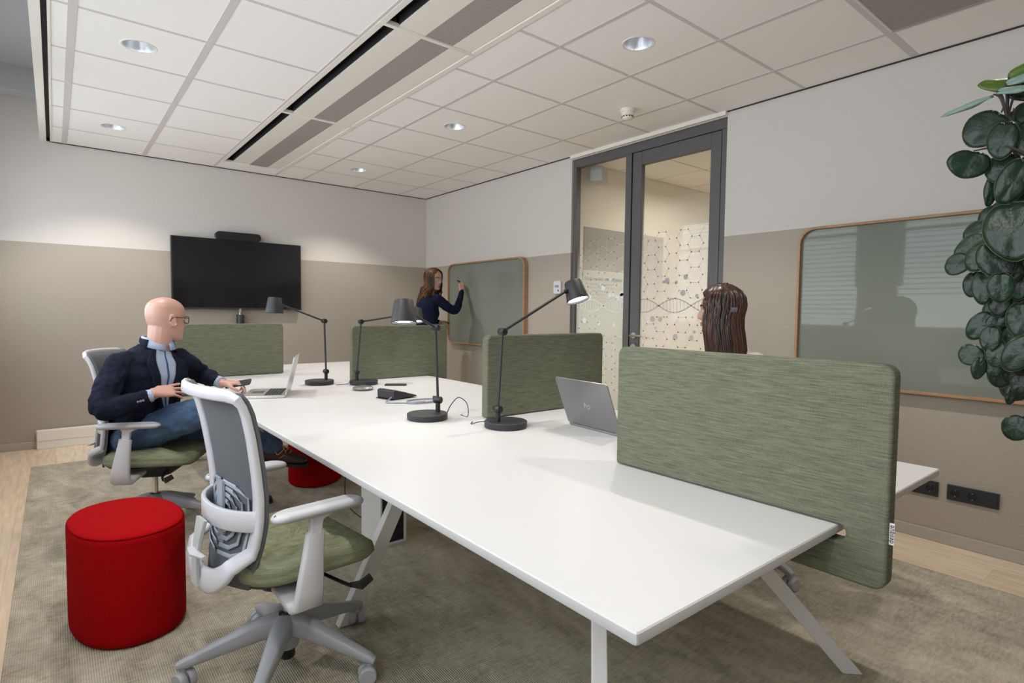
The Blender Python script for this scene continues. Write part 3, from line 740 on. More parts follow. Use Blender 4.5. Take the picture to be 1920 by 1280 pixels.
# ------------------------------------------------ laptops
def laptop(label, loc, rz, body, W, D, ang, keys_at, logo=None):
    """local: hinge along y at x = 0, keyboard towards +x, lid leaning to -x"""
    l = thing('laptop', label, 'laptop', loc, rz)
    m = MB(); m.rings([[V((x, y, z)) for x, y in rrect(0.0+i, D-i, -W/2+i, W/2-i, .012, 4)] for z, i in ((.0, .003), (.003, 0), (.014, 0), (.0155, .0015))])
    b = m.build('base', body, l, angle=30)
    MB().box(.025, .105, -W/2+.02, W/2-.02, .0152, .0158).build('keyboard_tray', body, b, smooth=False)
    k = MB()
    for r in range(5):
        n = 14
        for c in range(n):
            y = -W/2+.024+(W-.048)*c/n; k.box(.028+r*.0185, .028+r*.0185+.0155, y, y+(W-.048)/n-.003, .0152, .0172)
    k.build('keyboard', 'key', l, smooth=False)
    MB().box(.135, .135+.065, -.05, .05, .0150, .0158).build('trackpad', 'screen' if body == 'gunmetal' else 'steel', l, smooth=False)
    po = MB()
    for x in (.035, .055, .085, .105, .13): po.box(x, x+.011, -W/2-.0006, -W/2+.002, .005, .010)
    po.build('side_ports', 'dark', l, smooth=False)
    MB().box(.068, .080, -W/2-.0008, -W/2+.002, .0055, .0095).build('blue_port', 'inkblue', l, smooth=False)
    m4 = Matrix.Translation((.004, 0, .014)) @ Matrix.Rotation(-R(ang-90), 4, 'Y')
    m = MB(); m.rings([[m4 @ V((x, y, z)) for y, z in rrect(-W/2, W/2, 0, D-.005, .010, 4)] for x in (-.0055, .0)])
    lid = m.build('lid', body, l, bev=.001)
    m = MB(); m.rings([[m4 @ V((x, y, z)) for y, z in rrect(-W/2+.006, W/2-.006, .012, D-.012, .004, 2)] for x in (.0002, .0008)])
    m.build('screen', 'screen', lid, smooth=False)
    MB().tube([(.004, -W/2+.03, .013), (.004, W/2-.03, .013)], .005, 10).build('hinge', 'key', l)
    if logo:
        t = text_mesh(logo, .042, 'lid_logo', 'chrome', lid, m4 @ Matrix.Translation((-.006, 0, D/2-.01)) @ Matrix.Rotation(R(-90), 4, 'Z') @ Matrix.Rotation(R(90), 4, 'X'), .0004, .35)
    return l
laptop('silver laptop open in front of the seated man, screen seen edge on', (-2.70, -3.01, TZ), R(157), 'silver', .325, .23, 103, 0)
laptop('grey laptop with its lid back to the camera between two green screens', (-1.988, -4.82, TZ), R(-4), 'gunmetal', .325, .23, 112, 0, 'hp')

# ------------------------------------------------ small things on the table
c = thing('conference_phone', 'black wedge shaped conference phone console lying on the table', 'conference phone', (-2.235, -3.50, TZ), R(12))
m = MB(); pr = [(-.085, 0.004), (-.085, .050), (-.070, .056), (.085, .014), (.088, .006)]
m.rings([[V((x, y, z)) for x, z in pr] for y in (-.075, .075)]); m.build('body', 'charcoal', c, bev=.004)
mm = Matrix.Translation((-.073, 0, .0562)) @ Matrix.Rotation(R(15), 4, 'Y')
m = MB(); m.box(.012, .10, -.06, .06, .0005, .002, mm); m.build('touch_screen', 'screen', c, smooth=False)
MB().box(-.097, -.06, -.07, .07, 0, .004).build('foot', 'black', c)
c = thing('phone_cable', 'grey cable coiled in a loop on the table behind the nearest lamp base', 'cable', (-2.28, -3.72, TZ+.004))
pts = [(-.03, .14, .012), (-.08, .10, .002), (-.10, .05, .0), (-.03, -.0, .0)]
for k in range(40):
    a = R(200+k*20); pts.append((.08+(.095+.004*math.sin(k))*math.cos(a), -.02+.055*math.sin(a), .001+.0006*k*.3))
MB().tube(catmull(pts, 3), .0036, 6).build('cord', 'plasticg', c)
m = MB(); m.box(.155, .175, -.01, .006, .0, .022); m.build('plug', 'charcoal', c, bev=.003)
c = thing('speaker_puck', 'flat dark grey oval speaker puck on the table beside the lamp base', 'microphone', (-2.262, -3.09, TZ))
MB().lathe([(.050, 0), (.062, .006), (.066, .013), (.058, .021), (.035, .026), (.005, .0275)], 40).build('body', 'gunmetal', c)
c = thing('smartphone', 'smartphone lying on the table in front of the third green screen', 'phone', (-1.985, -3.00, TZ), R(-35))
m = MB(); m.rings([[V((x, y, z)) for x, y in rrect(-.072, .072, -.036, .036, .010, 5)] for z in (.0, .008)]); m.build('body', 'charcoal', c, bev=.002)
m = MB(); m.rings([[V((x, y, z)) for x, y in rrect(-.069, .069, -.033, .033, .008, 5)] for z in (.0082, .0086)]); m.build('display', 'screen', c, smooth=False)

# ================================================================== office chairs
def office_chair(label, loc, rz, base_rot=0):
    ch = thing('office_chair', label, 'office chair', loc, rz, 'green and grey office chairs')
    # profile of the back: x of the mesh plane at height z
    prof = [(.34, -.240), (.40, -.238), (.46, -.225), (.52, -.210), (.60, -.198), (.68, -.198), (.76, -.207), (.86, -.222), (.94, -.240), (.98, -.258), (1.0, -.275)]
    def px(z):
        for (z0, x0), (z1, x1) in zip(prof, prof[1:]):
            if z <= z1: t = (z-z0)/(z1-z0); t = max(0, min(1, t)); return x0+(x1-x0)*t
        return prof[-1][1]
    def hw(z):    # half width of the back
        if z > .62: return .208+.014*(z-.62)/.38
        return .208-.055*((.62-z)/.26)**1.8
    curve = lambda s: .045*s*s          # edges wrap forward
    def bp(s, z, off=0): return V((px(z)+curve(s)-.0+off, s*hw(z), z))
    # mesh skin
    rows = [.395+.0200*k for k in range(30)]; rows = [z for z in rows if z < .995]+[.998]
    cols = [-1+2*k/16 for k in range(17)]
    m = MB(); vs = []; fs = []
    for z in rows:
        for s_ in cols: vs.append(bp(s_, z, .012))
    n = len(cols)
    for i in range(len(rows)-1):
        for j in range(n-1): a = i*n+j; fs.append((a, a+1, a+n+1, a+n))
    back = [v-V((.009, 0, 0)) for v in vs]; N = len(vs)
    f2 = [tuple(reversed([i+N for i in f])) for f in fs]
    rim = list(range(0, n))+[i*n+n-1 for i in range(1, len(rows))]+[(len(rows)-1)*n+j for j in range(n-2, -1, -1)]+[i*n for i in range(len(rows)-2, 0, -1)]
    f3 = [(rim[k], rim[(k+1) % len(rim)], rim[(k+1) % len(rim)]+N, rim[k]+N) for k in range(len(rim))]
    m.add(vs+back, fs+f2+f3); m.build('backrest_mesh', 'screen_mesh', ch, angle=180)
    # outer frame: wide flat band all round
    loop = []; wd = []
    zz = [1.0-.03*k for k in range(21)]
    def edge(s, z, off=-.012): return bp(s, z, off)
    L_ = [edge(-1, z, -.012) for z in [.985-.0285*k for k in range(18)]]
    bot = [V((px(.492-.112*math.cos(R(a)))-.012-.020*math.cos(R(a)), -.186*math.sin(R(a)), .492-.112*math.cos(R(a)))) for a in range(78, -79, -12)]
    R_ = [V((p.x, -p.y, p.z)) for p in reversed(L_)]
    top = [V((px(1.0)-.012+curve(s), s*.205, 1.0+.004*(1-s*s))) for s in (.93, .7, .4, 0, -.4, -.7, -.93)]
    path = L_+bot+R_+top+[L_[0]]
    nL = len(L_); rs = []
    for i, p in enumerate(path):
        if nL <= i < nL+14: w, t = .058+.016*math.sin(PI*(i-nL+.5)/14), .024
        elif i < nL:
            k = i/(nL-1); w, t = .036+.022*k, .020
        elif nL+14 <= i < 2*nL+14:
            k = 1-(i-nL-14)/(nL-1); w, t = .036+.022*k, .020
        else: w, t = .036, .018
        # wide side lies in the plane of the back
        tg = (path[(i+1) % (len(path)-1)]-path[i-1 if i else len(path)-2]).normalized()
        nrm = V((-1, 0, .12)); wv = tg.cross(nrm).normalized(); nn = wv.cross(tg)
        inw = wv if wv.dot(V((0, -p.y, (.68-p.z)*.6))) > 0 else -wv
        p2 = p+inw*(w/2-.008); e = t*.3; a, b = w/2, t/2
        rs.append([p2+inw*x+nn*y*(1 if wv.dot(inw) > 0 else -1) for x, y in ((a-e, -b), (a, -b+e), (a, b-e), (a-e, b), (-a+e, b), (-a, b-e), (-a, -b+e), (-a+e, -b))])
    m = MB(); m.rings(rs, True, False); m.build('back_frame', 'plasticw', ch, angle=50)
    # crossbar bulging backwards
    cbp = [V((px(.60)+curve(s)-.014-.030*(1-s**4)**1.0, s*hw(.6)*.93, .605)) for s in [-1+2*k/14 for k in range(15)]]
    MB().band(cbp, V((0, 0, 1)), [.062]*15, .014).build('crossbar', 'plasticw', ch, angle=50)
    # spine piece under the crossbar and its lever
    sp = MB().band([(px(.6)-.065, 0.0, .59), (px(.55)-.07, 0, .53), (px(.5)-.068, 0, .46), (px(.42)-.05, 0, .39)], V((0, 1, 0)), [.07, .05, .045, .06], .012)
    sp.build('spine', 'pad', ch)
    MB().band([(px(.5)-.07, .02, .50), (px(.5)-.078, -.02, .495), (px(.5)-.07, -.09, .50)], V((1, 0, .2)), [.03, .026, .012], .008).build('lumbar_lever', 'pad', ch)
    # lumbar grille: nested loops of bars
    lg = MB()
    for side in (-1, 1):
        for k in range(4):
            y1 = .030+.030*(k+1); z1 = .61+.019*(k+1); z0 = .57-.022*(k+1)
            P = [(0.012, z1+.012), (y1*.6, z1+.006), (y1, z1-.02), (y1+.004, .59), (y1-.008, z0+.02), (y1*.6, z0), (.012, z0-.004)]
            lg.band([V((px(z)+curve(y/hw(z))-.003, side*y, z)) for y, z in P], V((0, .7, .7)), .013, .004)
        lg.box(px(.59)-.012, px(.59)-.004, side*.012-.012, side*.012+.012, .47, .70)
    lg.build('lumbar_support', 'lumbar', ch, angle=60)
    # seat
    def seat_ring(i, z, k=0):
        o = []
        for x, y in rrect(-.205, .245, -.245, .245, .11, 8):
            f = 1-i/.245; o.append(V((.01+(x-.01)*f, y*f*(1-.10*max(0, -x)/.2), z-.030*max(0, (x-.12)/.12)**2*(1 if z > .42 else .4)+k*(abs(y)/.245)**2*.008)))
        return o
    m = MB(); m.rings([seat_ring(.03, .398), seat_ring(.012, .402), seat_ring(.002, .415), seat_ring(.0, .43), seat_ring(.003, .436), seat_ring(.001, .44), seat_ring(.006, .456, .6), seat_ring(.03, .470, 1), seat_ring(.09, .474, 1), seat_ring(.17, .470, 1)])
    m.build('seat', 'fabric_seat', ch, angle=180)
    m = MB(); m.rings([[V((x, y, z)) for x, y in rrect(-.19+i, .20-i*2, -.19+i, .19-i, .07, 5)] for z, i in ((.397, 0), (.385, .01), (.372, .05))]); m.build('seat_pan', 'black', ch)
    m = MB(); m.rings([[V((x, y, z)) for x, y in rrect(-.12+i, .14-i*1.6, -.07+i*.5, .07-i*.5, .03, 4)] for z, i in ((.375, -.01), (.345, .0), (.31, .03), (.298, .05))])
    m.build('mechanism', 'black', ch)
    m = MB(); m.tube([(.08, -.07, .335), (.10, -.20, .335), (.115, -.235, .33)], .006, 8); m.band([(.115, -.225, .33), (.135, -.262, .335), (.17, -.268, .355)], V((0, 0, 1)), [.014, .03, .026], .010)
    m.build('adjust_lever', 'black', ch)
    # arms: L bracket, sleeve, pad
    for sy in (-1, 1):
        m = MB()
        m.band([V((-.05, sy*.12, .352)), V((-.055, sy*.20, .345)), V((-.06, sy*.265, .338)), V((-.062, sy*.292, .352)), V((-.058, sy*.297, .40)), V((-.045, sy*.293, .50)), V((-.035, sy*.288, .565))], V((1, 0, 0)), [.10, .10, .095, .088, .082, .062, .055], [.022, .026, .030, .032, .032, .032, .030], .45)
        m.build('arm_bracket', 'plasticw', ch, angle=55)
        m = MB(); m.band([V((-.035, sy*.286, .56)), V((-.03, sy*.284, .605)), V((-.025, sy*.283, .628))], V((1, 0, 0)), [.036, .040, .095], [.022, .024, .040])
        m.build('arm_post', 'plasticw', ch)
        m = MB(); rs = []
        for i, z in ((.012, .626), (.002, .632), (0, .640), (.003, .647), (.012, .651)):
            rs.append([V((-.02+x, sy*(.285)+y*(1-.18*abs(x-.0)/.14), z-.006*(x/.14)**2)) for x, y in rrect(-.145+i, .145-i, -.043+i*.8, .043-i*.8, .038, 8)])
        m.rings(rs[1:]); a_ = m.build('arm_pad', 'plastic', ch, angle=180)
        m = MB(); m.rings([rs[0], [v-V((0, 0, .0)) for v in rs[1]]]); m.build('arm_pad_base', 'pad', ch)
    # gas lift
    MB().lathe([(.014, .16), (.014, .31)], 16).build('gas_lift', 'chrome', ch)
    MB().lathe([(.022, .035), (.026, .04), (.026, .14), (.0245, .18), (.0245, .19)], 20).build('lift_sleeve', 'black', ch)
    # star base with five arms and casters
    m = MB(); m.lathe([(.036, .075), (.040, .09), (.040, .13), (.034, .175), (.030, .182)], 24); m.build('hub', 'base', ch)
    for k in range(5):
        a = base_rot+2*PI*k/5; d = V((math.cos(a), math.sin(a), 0)); s_ = V((-d.y, d.x, 0))
        m = MB(); m.band([d*.02+V((0, 0, .160)), d*.09+V((0, 0, .148)), d*.22+V((0, 0, .108)), d*.305+V((0, 0, .083)), d*.335+V((0, 0, .075))], s_, [.066, .056, .040, .034, .026], [.070, .064, .042, .030, .018], .35)
        m.tube([d*.318+V((0, 0, .082)), d*.318+V((0, 0, .048))], .011, 10)
        m.build('base_arm', 'base', ch, angle=50)
        ca = a+.9+k*.7; cd = V((math.cos(ca), math.sin(ca), 0)); cs = V((-cd.y, cd.x, 0)); c0 = d*.318+cd*.010+V((0, 0, .0305))
        m = MB()
        x, y, z = frame(cs)
        for o_ in (-.016, .016):
            m4 = Matrix.Translation(c0+cs*o_) @ Matrix((x, y, z)).transposed().to_4x4()
            m.lathe([(.012, -.0125), (.026, -.0125), (.030, -.008), (.030, .008), (.026, .0125), (.012, .0125)], 24, m4)
        m.tube([c0+V((0, 0, .0)), d*.318+V((0, 0, .058))], .008, 8)
        m.build('caster', 'base', ch, angle=45)
    return ch
office_chair('empty office chair in the foreground with pale frame and green seat', (-3.18, -4.508, .007), R(6.4), R(12.6))
office_chair('office chair that the man in the navy jacket sits on', (-3.36, -2.76, .007), R(-25), R(0))
office_chair('office chair of the long haired woman, behind the large near screen', (-1.16, -5.02, .007), R(170), R(15))
# ================================================================== people
rnd = random.Random(7)
def chain(m, pts, rad, n=6, seg=14, hint=V((0, 0, 1))):
    """smooth limb: catmull centre line, tapered, round ends"""
    P = catmull(pts, n); rr = []
    for i in range(len(P)):
        t = i/n; k = min(int(t), len(rad)-2); f = t-k
        a = rad[k]; b = rad[k+1]
        a = a if isinstance(a, tuple) else (a, a); b = b if isinstance(b, tuple) else (b, b)
        f = f*f*(3-2*f)
        rr.append((a[0]+(b[0]-a[0])*f, a[1]+(b[1]-a[1])*f))
    # rounded caps
    d0 = (P[0]-P[1]).normalized(); d1 = (P[-1]-P[-2]).normalized()
    r0, r1 = min(rr[0]), min(rr[-1])
    pre = [P[0]+d0*r0*s for s in (.97, .75, .4)]; post = [P[-1]+d1*r1*s for s in (.4, .75, .97)]
    pr = [(rr[0][0]*c, rr[0][1]*c) for c in (.24, .66, .92)]; po = [(rr[-1][0]*c, rr[-1][1]*c) for c in (.92, .66, .24)]
    m.tube(pre+P+post, pr+rr+po, seg, hint); return P
def axes(f, u):
    f = V(f).normalized(); u = V(u); l = u.cross(f).normalized(); u = f.cross(l); return Matrix((f, l, u)).transposed()   # columns: forward, left, up

HEADP = [(-.118, .060, .028, .022), (-.112, .076, .008, .036), (-.10, .083, -.02, .046), (-.085, .084, -.05, .054), (-.065, .084, -.070, .061), (-.045, .085, -.083, .067), (-.02, .084, -.094, .072),
         (.005, .082, -.100, .076), (.025, .088, -.103, .078), (.045, .088, -.103, .078), (.065, .083, -.100, .076), (.085, .070, -.090, .069), (.10, .052, -.074, .057), (.112, .028, -.05, .038), (.118, .006, -.026, .016)]
def head_surface(th, z):
    """point of the bare head in head space (x forward, y left, z up)"""
    P = HEADP
    z = max(P[0][0], min(P[-1][0], z)); k = 0
    while k < len(P)-2 and z > P[k+1][0]: k += 1
    t = (z-P[k][0])/(P[k+1][0]-P[k][0]); q = [P[k][i]+(P[k+1][i]-P[k][i])*t for i in (1, 2, 3)]
    fx, bx, w = q; cx = bx+(fx-bx)*.5; a = (fx-bx)/2; c, s = math.cos(th), math.sin(th)
    e = .88
    x = cx+a*math.copysign(abs(c)**e, c); y = w*math.copysign(abs(s)**e, s)
    if c > 0:
        def g(v, c0, sg): return math.exp(-((v-c0)/sg)**2)
        # sockets, brow, nose, lips, chin, cheeks
        for sy in (-1, 1):
            x -= .011*g(y, sy*.032, .015)*g(z, .006, .012)
            x += .004*g(y, sy*.030, .020)*g(z, .026, .008)
            x += .004*g(y, sy*.045, .018)*g(z, -.030, .022)
        if -.05 < z < .03:
            h = .027 if z < -.022 else .027*max(0, 1-(z+.022)/.048)+.003
            if z < -.034: h *= max(0, 1-(-.034-z)/.012)
            x += h*g(y, 0, .0085+.006*g(z, -.032, .012))
        x += .0055*g(y, 0, .020)*g(z, -.060, .0055)+.0055*g(y, 0, .017)*g(z, -.0725, .006)
        x -= .003*g(y, 0, .02)*g(z, -.0665, .003); x += .006*g(y, 0, .02)*g(z, -.103, .014); x -= .005*g(y, 0, .03)*g(z, -.085, .008)
    return V((x, y, z))
def add_head(m, c, A, k=1.0):
    rs = []; N = 64
    zs = [-.118+.236*i/58 for i in range(59)]
    for z in zs: rs.append([V(c)+A @ (head_surface(2*PI*j/N, z)*k) for j in range(N)])
    m.rings(rs)
    for sy in (-1, 1):   # ears
        o = V(c)+A @ (V((-.008, sy*.077, -.008))*k)
        E = A @ Matrix.Rotation(R(-12), 3, 'Y') @ Matrix.Rotation(R(sy*22), 3, 'Z')
        m.ell(o, (.019*k, .006*k, .032*k), E, 14, 10)
        pts = [o+E @ (V((.004+.015*math.cos(R(a)), sy*.006, .030*math.sin(R(a))))*k) for a in range(60, 330, 20)]
        m.tube(pts, .0038*k, 8)
    m.ell(V(c)+A @ (V((.094, 0, -.034))*k), (.012*k, .0125*k, .009*k), A, 12, 8)
    for sy in (-1, 1): m.ell(V(c)+A @ (V((.088, sy*.0125, -.037))*k), (.010*k, .006*k, .0065*k), A, 10, 6)
def face_bits(par, c, A, k=1.0, brow='hair', lip='lip', open_=True):
    for sy in (-1, 1):
        e = MB(); o = V(c)+A @ (V((.0655, sy*.0315, .004))*k); e.ell(o, .0118*k, A, 14, 10); eo = e.build('eye', 'eye', par, angle=180)
        MB().ell(o+A @ (V((.0085, sy*-.001, 0))*k), (.0042*k, .0056*k, .0056*k), A, 12, 8).build('iris', 'iris', eo, angle=180)
        if brow:
            P = [V(c)+A @ ((head_surface(th*sy, .024+.005*math.sin(PI*i/6))+V((.002, 0, 0)))*k) for i, th in enumerate([.18+.09*j for j in range(7)])]
            MB().band(P, A @ V((0, 0, 1)), [.004, .006, .007, .007, .006, .005, .003], .003).build('eyebrow', brow, par)
    if lip:
        m = MB()
        for zz, w in ((-.061, .021), (-.0715, .018)):
            P = [V(c)+A @ ((head_surface(t*w/.022*.30, zz-.002*abs(t)**2)+V((.0006, 0, 0)))*k) for t in [-1+.25*j for j in range(9)]]
            m.tube(P, [.0008+.0032*math.cos(t*PI/2) for t in [-1+.25*j for j in range(9)]], 8)
        m.build('lips', lip, par, angle=180)
def glasses(label, c, A, k, mt, rim, par, square=True):
    g = thing('glasses', label, 'glasses', V(c)); q = lambda x, y, z: A @ (V((x, y, z))*k)
    for sy in (-1, 1):
        P = []
        for j in range(25):
            a = 2*PI*j/24; cc, s = math.cos(a), math.sin(a); e = .6 if square else .95
            P.append(q(.096-.006*abs(cc), sy*(.033+.024*math.copysign(abs(cc)**e, cc)), .000+.0185*math.copysign(abs(s)**e, s)))
        MB().tube(P, rim, 8).build('rim', mt, g)
        n = MB(); n.add(P[:-1], [tuple(range(24))]); n.build('lens', 'lens', g, smooth=False)
        MB().tube([q(.090, sy*.058, .008), q(.06, sy*.074, .010), q(-.0, sy*.0815, .010), q(-.018, sy*.083, .004), q(-.026, sy*.080, -.012)], rim*.95, 8).build('temple', mt, g)
    MB().tube([q(.097, -.010, .006), q(.102, 0, .009), q(.097, .010, .006)], rim, 8).build('bridge', mt, g)
    return g
def add_hand(m, W, f, nrm, side, curl=(.25, .3, .35, .45), spread=.10, thumb=.5, k=1.0, tcurl=.3):
    """W wrist, f towards the fingers, nrm = back of the hand, side = +1 when the thumb lies on nrm x f"""
    f = V(f).normalized(); n = V(nrm); n = (n-f*n.dot(f)).normalized(); t = n.cross(f)*side; W = V(W)
    P = lambda a, b, c: W+(f*a+t*b+n*c)*k
    # palm
    rs = []
    for a, w, h, o in ((-.012, .026, .021, 0), (.010, .030, .018, 0), (.035, .038, .017, .002), (.06, .042, .0145, .001), (.085, .041, .0125, 0), (.096, .036, .009, -.001)):
        rs.append([P(a, o+w*math.copysign(abs(math.cos(q))**.8, math.cos(q)), h*math.copysign(abs(math.sin(q))**.8, math.sin(q))) for q in [2*PI*j/20 for j in range(20)]])
    m.rings(rs)
    m.ell(P(.035, .026, -.008), (.028*k, .014*k, .012*k), Matrix((f, t, n)).transposed(), 12, 8)
    tips = []
    for i, (L, r) in enumerate(((.072, .0086), (.080, .0088), (.075, .0083), (.058, .0074))):
        b0 = .031-.0207*i; sp = spread*(1.2-.85*i); base = V((.088-.004*abs(i-1.2), b0, 0))
        ang = curl[i]; pts = [base-V((.018, 0, 0)), base]; d = 0; p = base.copy()
        for j, fr in enumerate((.44, .31, .25)):
            d += ang*(1.0, 1.15, .8)[j]
            p = p+V((math.cos(d)*math.cos(sp), math.sin(sp)*math.cos(d), -math.sin(d)))*(L*fr); pts.append(p.copy())
        q = [P(*v) for v in pts]; chain(m, q, [r*k*1.02, r*k*1.05, r*k*.97, r*k*.9, r*k*.78], 4, 10); tips.append(q[-1])
    pts = [V((.018, .022, -.006)), V((.040, .040, -.010))]; d = thumb; p = pts[-1].copy()
    for L in (.034, .028):
        p = p+V((math.cos(d), math.sin(d), -.30-tcurl*.5)).normalized()*L; pts.append(p.copy()); d -= tcurl
    q = [P(*v) for v in pts]; chain(m, q, [.0125*k, .0118*k, .0100*k, .0082*k], 4, 10); tips.append(q[-1])
    return tips
def remesh(o, vox, smooth=2, disp=None):
    r = o.modifiers.new('remesh', 'REMESH'); r.mode = 'VOXEL'; r.voxel_size = vox; r.use_smooth_shade = True
    if smooth:
        s = o.modifiers.new('smooth', 'SMOOTH'); s.factor = .5; s.iterations = smooth
    if disp:
        t = bpy.data.textures.new('folds', 'CLOUDS'); t.noise_scale = disp[0]; t.noise_depth = 2
        d = o.modifiers.new('folds', 'DISPLACE'); d.texture = t; d.strength = disp[1]; d.mid_level = .5; d.texture_coords = 'OBJECT' if len(disp) > 2 else 'LOCAL'
    return o
def torso_ring(c, A, w, d, e=.86, n=28, fx=0):
    return [V(c)+A @ V((fx+d*math.copysign(abs(math.cos(t))**e, math.cos(t)), w*math.copysign(abs(math.sin(t))**e, math.sin(t)), 0)) for t in [2*PI*j/n for j in range(n)]]
def torso(m, secs):
    """secs: (centre, forward, half width, half depth)"""
    rs = []
    for i, s in enumerate(secs):
        up = V(secs[min(i+1, len(secs)-1)][0])-V(secs[max(i-1, 0)][0]); A = axes(V(s[1])-up.normalized()*V(s[1]).dot(up.normalized()), up)
        rs.append((s[0], A, s[2], s[3]))
    m.rings([torso_ring(*r) for r in rs]); return rs
def patch(rs, i0, i1, th0, th1, off, nth=8, sub=5):
    """grid on the torso surface between sections i0..i1; th0/th1 functions of u in 0..1"""
    P = []
    N = int((i1-i0)*sub)
    for k in range(N+1):
        u = k/N; f = i0+(i1-i0)*u; a = min(int(f), len(rs)-2); t = f-a
        row = []
        for j in range(nth+1):
            th = th0(u)+(th1(u)-th0(u))*j/nth; pp = []
            for s in (rs[a], rs[a+1]):
                c, A, w, d = s; w += off; d += off; e = .86
                pp.append(V(c)+A @ V((d*math.copysign(abs(math.cos(th))**e, math.cos(th)), w*math.copysign(abs(math.sin(th))**e, math.sin(th)), 0)))
            row.append(pp[0].lerp(pp[1], t))
        P.append(row)
    return P
def sheet(rows, name, mt, par, thick=.004, angle=60):
    n = len(rows[0]); m = MB(); vs = [p for r in rows for p in r]; fs = []
    for i in range(len(rows)-1):
        for j in range(n-1): a = i*n+j; fs.append((a, a+1, a+n+1, a+n))
    m.add(vs, fs); o = m.build(name, mt, par, angle=angle)
    s = o.modifiers.new('solid', 'SOLIDIFY'); s.thickness = thick; s.offset = 0; return o

# ---------------------------------------------------------------- man on the chair
def man():
    O = V((-3.38, -2.80, .007)); p = thing('person', 'bald man in navy jacket and jeans sitting with crossed legs, looking away', 'person', O)
    Q = lambda *a: V(a)-O
    cf = V((.50, -.86, 0)).normalized(); cl = V((-cf.y, cf.x, 0))
    hipf = V((.85, -.5, 0)).normalized(); hl = V((-hipf.y, hipf.x, 0))
    hipc = Q(-3.425, -2.745, .56); chest = Q(-3.375, -2.80, .90)
    headc = Q(-3.297, -2.815, 1.185); hf = V((.93, .36, -.05))
    HA = axes(hf, (-.06, .0, 1))
    shR, shL = Q(-3.520, -2.895, .955), Q(-3.212, -2.700, .950)
    elR, wrR = Q(-3.606, -3.065, .752), Q(-3.392, -3.045, .797)
    elL, wrL = Q(-3.085, -2.58, .838), Q(-3.015, -2.80, .806)
    hR, hL_ = hipc-hl*.085, hipc+hl*.085
    kR, aR = Q(-3.075, -2.985, .675), Q(-2.72, -2.83, .385)
    kL, aL = Q(-2.945, -2.72, .545), Q(-2.90, -2.66, .11)
    b = MB()
    add_head(b, headc, HA, 1.02)
    b.ell(headc+HA @ V((-.045, 0, -.062)), (.046, .054, .060), HA); b.ell(headc+HA @ V((-.048, 0, -.10)), (.046, .054, .06), HA)
    chain(b, [headc+HA @ V((-.03, 0, -.05)), headc+HA @ V((-.035, 0, -.11)), Q(-3.345, -2.81, 1.02), chest+V((0, 0, .05))], [.062, .060, .064, .08])
    torso(b, [(hipc-V((0, 0, .06)), hipf, .13, .10), (hipc+V((0, 0, .04)), hipf, .155, .11), (hipc.lerp(chest, .5), cf, .135, .095), (chest, cf, .165, .105), (chest+V((.01, 0, .07)), cf, .13, .08)])
    chain(b, [shR, elR, wrR], [.05, .040, .026]); chain(b, [shL, elL, wrL], [.05, .040, .026])
    chain(b, [hR, kR, aR], [.078, .05, .036]); chain(b, [hL_, kL, aL], [.078, .05, .036])
    add_hand(b, wrR+V((0, -.01, .012)), (.84, .30, .02), (-.1, -.75, .8), 1, (.05, .10, .14, .22), .17, .40)
    add_hand(b, wrL, (.72, -.30, -.02), (.25, -.1, 1), -1, (.45, .62, .7, .75), .05, .35, tcurl=.5)
    bo = remesh(b.build('body', 'skin', p, angle=180), .0042, 1)
    face_bits(p, headc, HA, 1.02, None, 'lip')
    g = glasses('tortoiseshell glasses worn by the seated bald man', O+headc, HA, 1.02, 'tort', .0029, p)
    # jacket: torso and sleeves as one surface
    j = MB()
    rs = torso(j, [(hipc-V((0, 0, .055))-hipf*.01, hipf, .175, .125), (hipc+V((0, 0, .03)), hipf, .182, .135), (hipc.lerp(chest, .35), (cf+hipf)*.5, .172, .130), (hipc.lerp(chest, .7), cf, .182, .132), (chest, cf, .196, .132), (chest+V((.005, -.0, .055)), cf, .186, .112), (chest+V((.012, -.002, .095)), cf, .125, .088), (chest+V((.018, -.002, .120)), cf, .085, .074), (chest+V((.022, -.0, .140)), cf, .070, .066)])
    chain(j, [shR+cl*.02, shR-V((.02, .02, .03)), elR+V((-.004, 0, 0)), elR.lerp(wrR, .5)+V((0, 0, -.006)), elR.lerp(wrR, .78)], [.064, .064, .056, .049, .041], 8)
    chain(j, [shL-cl*.02, shL+V((.02, .0, -.02)), elL, elL.lerp(wrL, .5), elL.lerp(wrL, .76)], [.062, .062, .054, .047, .040], 8)
    jo = remesh(j.build('jacket', 'jacket', p, angle=180), .007, 3, (.06, .030))
    # shirt front, collar and lapels
    V0 = lambda u: -.05-.36*max(0, u)**1.1; V1 = lambda u: .05+.36*max(0, u)**1.1
    sh = patch(rs, 2.2, 7, V0, V1, .006, 8, 6); sheet(sh, 'shirt', 'shirt', p, .006)
    for sgn, fn in ((-1, V0), (1, V1)):
        w = lambda u: .06+.20*math.sin(min(1, u*1.25)*PI*.62)
        lp = patch(rs, 2.2, 6.8, (lambda u, f=fn: f(u)), (lambda u, f=fn, s=sgn: f(u)+s*w(u)), .013, 3, 6); sheet(lp, 'lapel', 'jacket', p, .005)
    pk = patch(rs, 2.3, 6.9, lambda u: -.012, lambda u: .012, .0105, 1, 6); sheet(pk, 'placket', 'piping', p, .002)
    nk = Q(-3.342, -2.806, 1.052); A = axes(cf, (.20, -.22, 1))
    for sg in (-1, 1):
        rows = []
        for k in range(9):
            a = R(sg*(8+k*20)); r0, r1 = .088, .070
            rows.append([nk+A @ V((r0*math.cos(a)*1.02, r0*math.sin(a), -.014-.024*math.cos(a))), nk+A @ V((r1*math.cos(a), r1*math.sin(a), .032-.010*math.cos(a)))])
        sheet(rows, 'shirt_collar', 'shirt', p, .005)
    # jacket collar
    rows = []
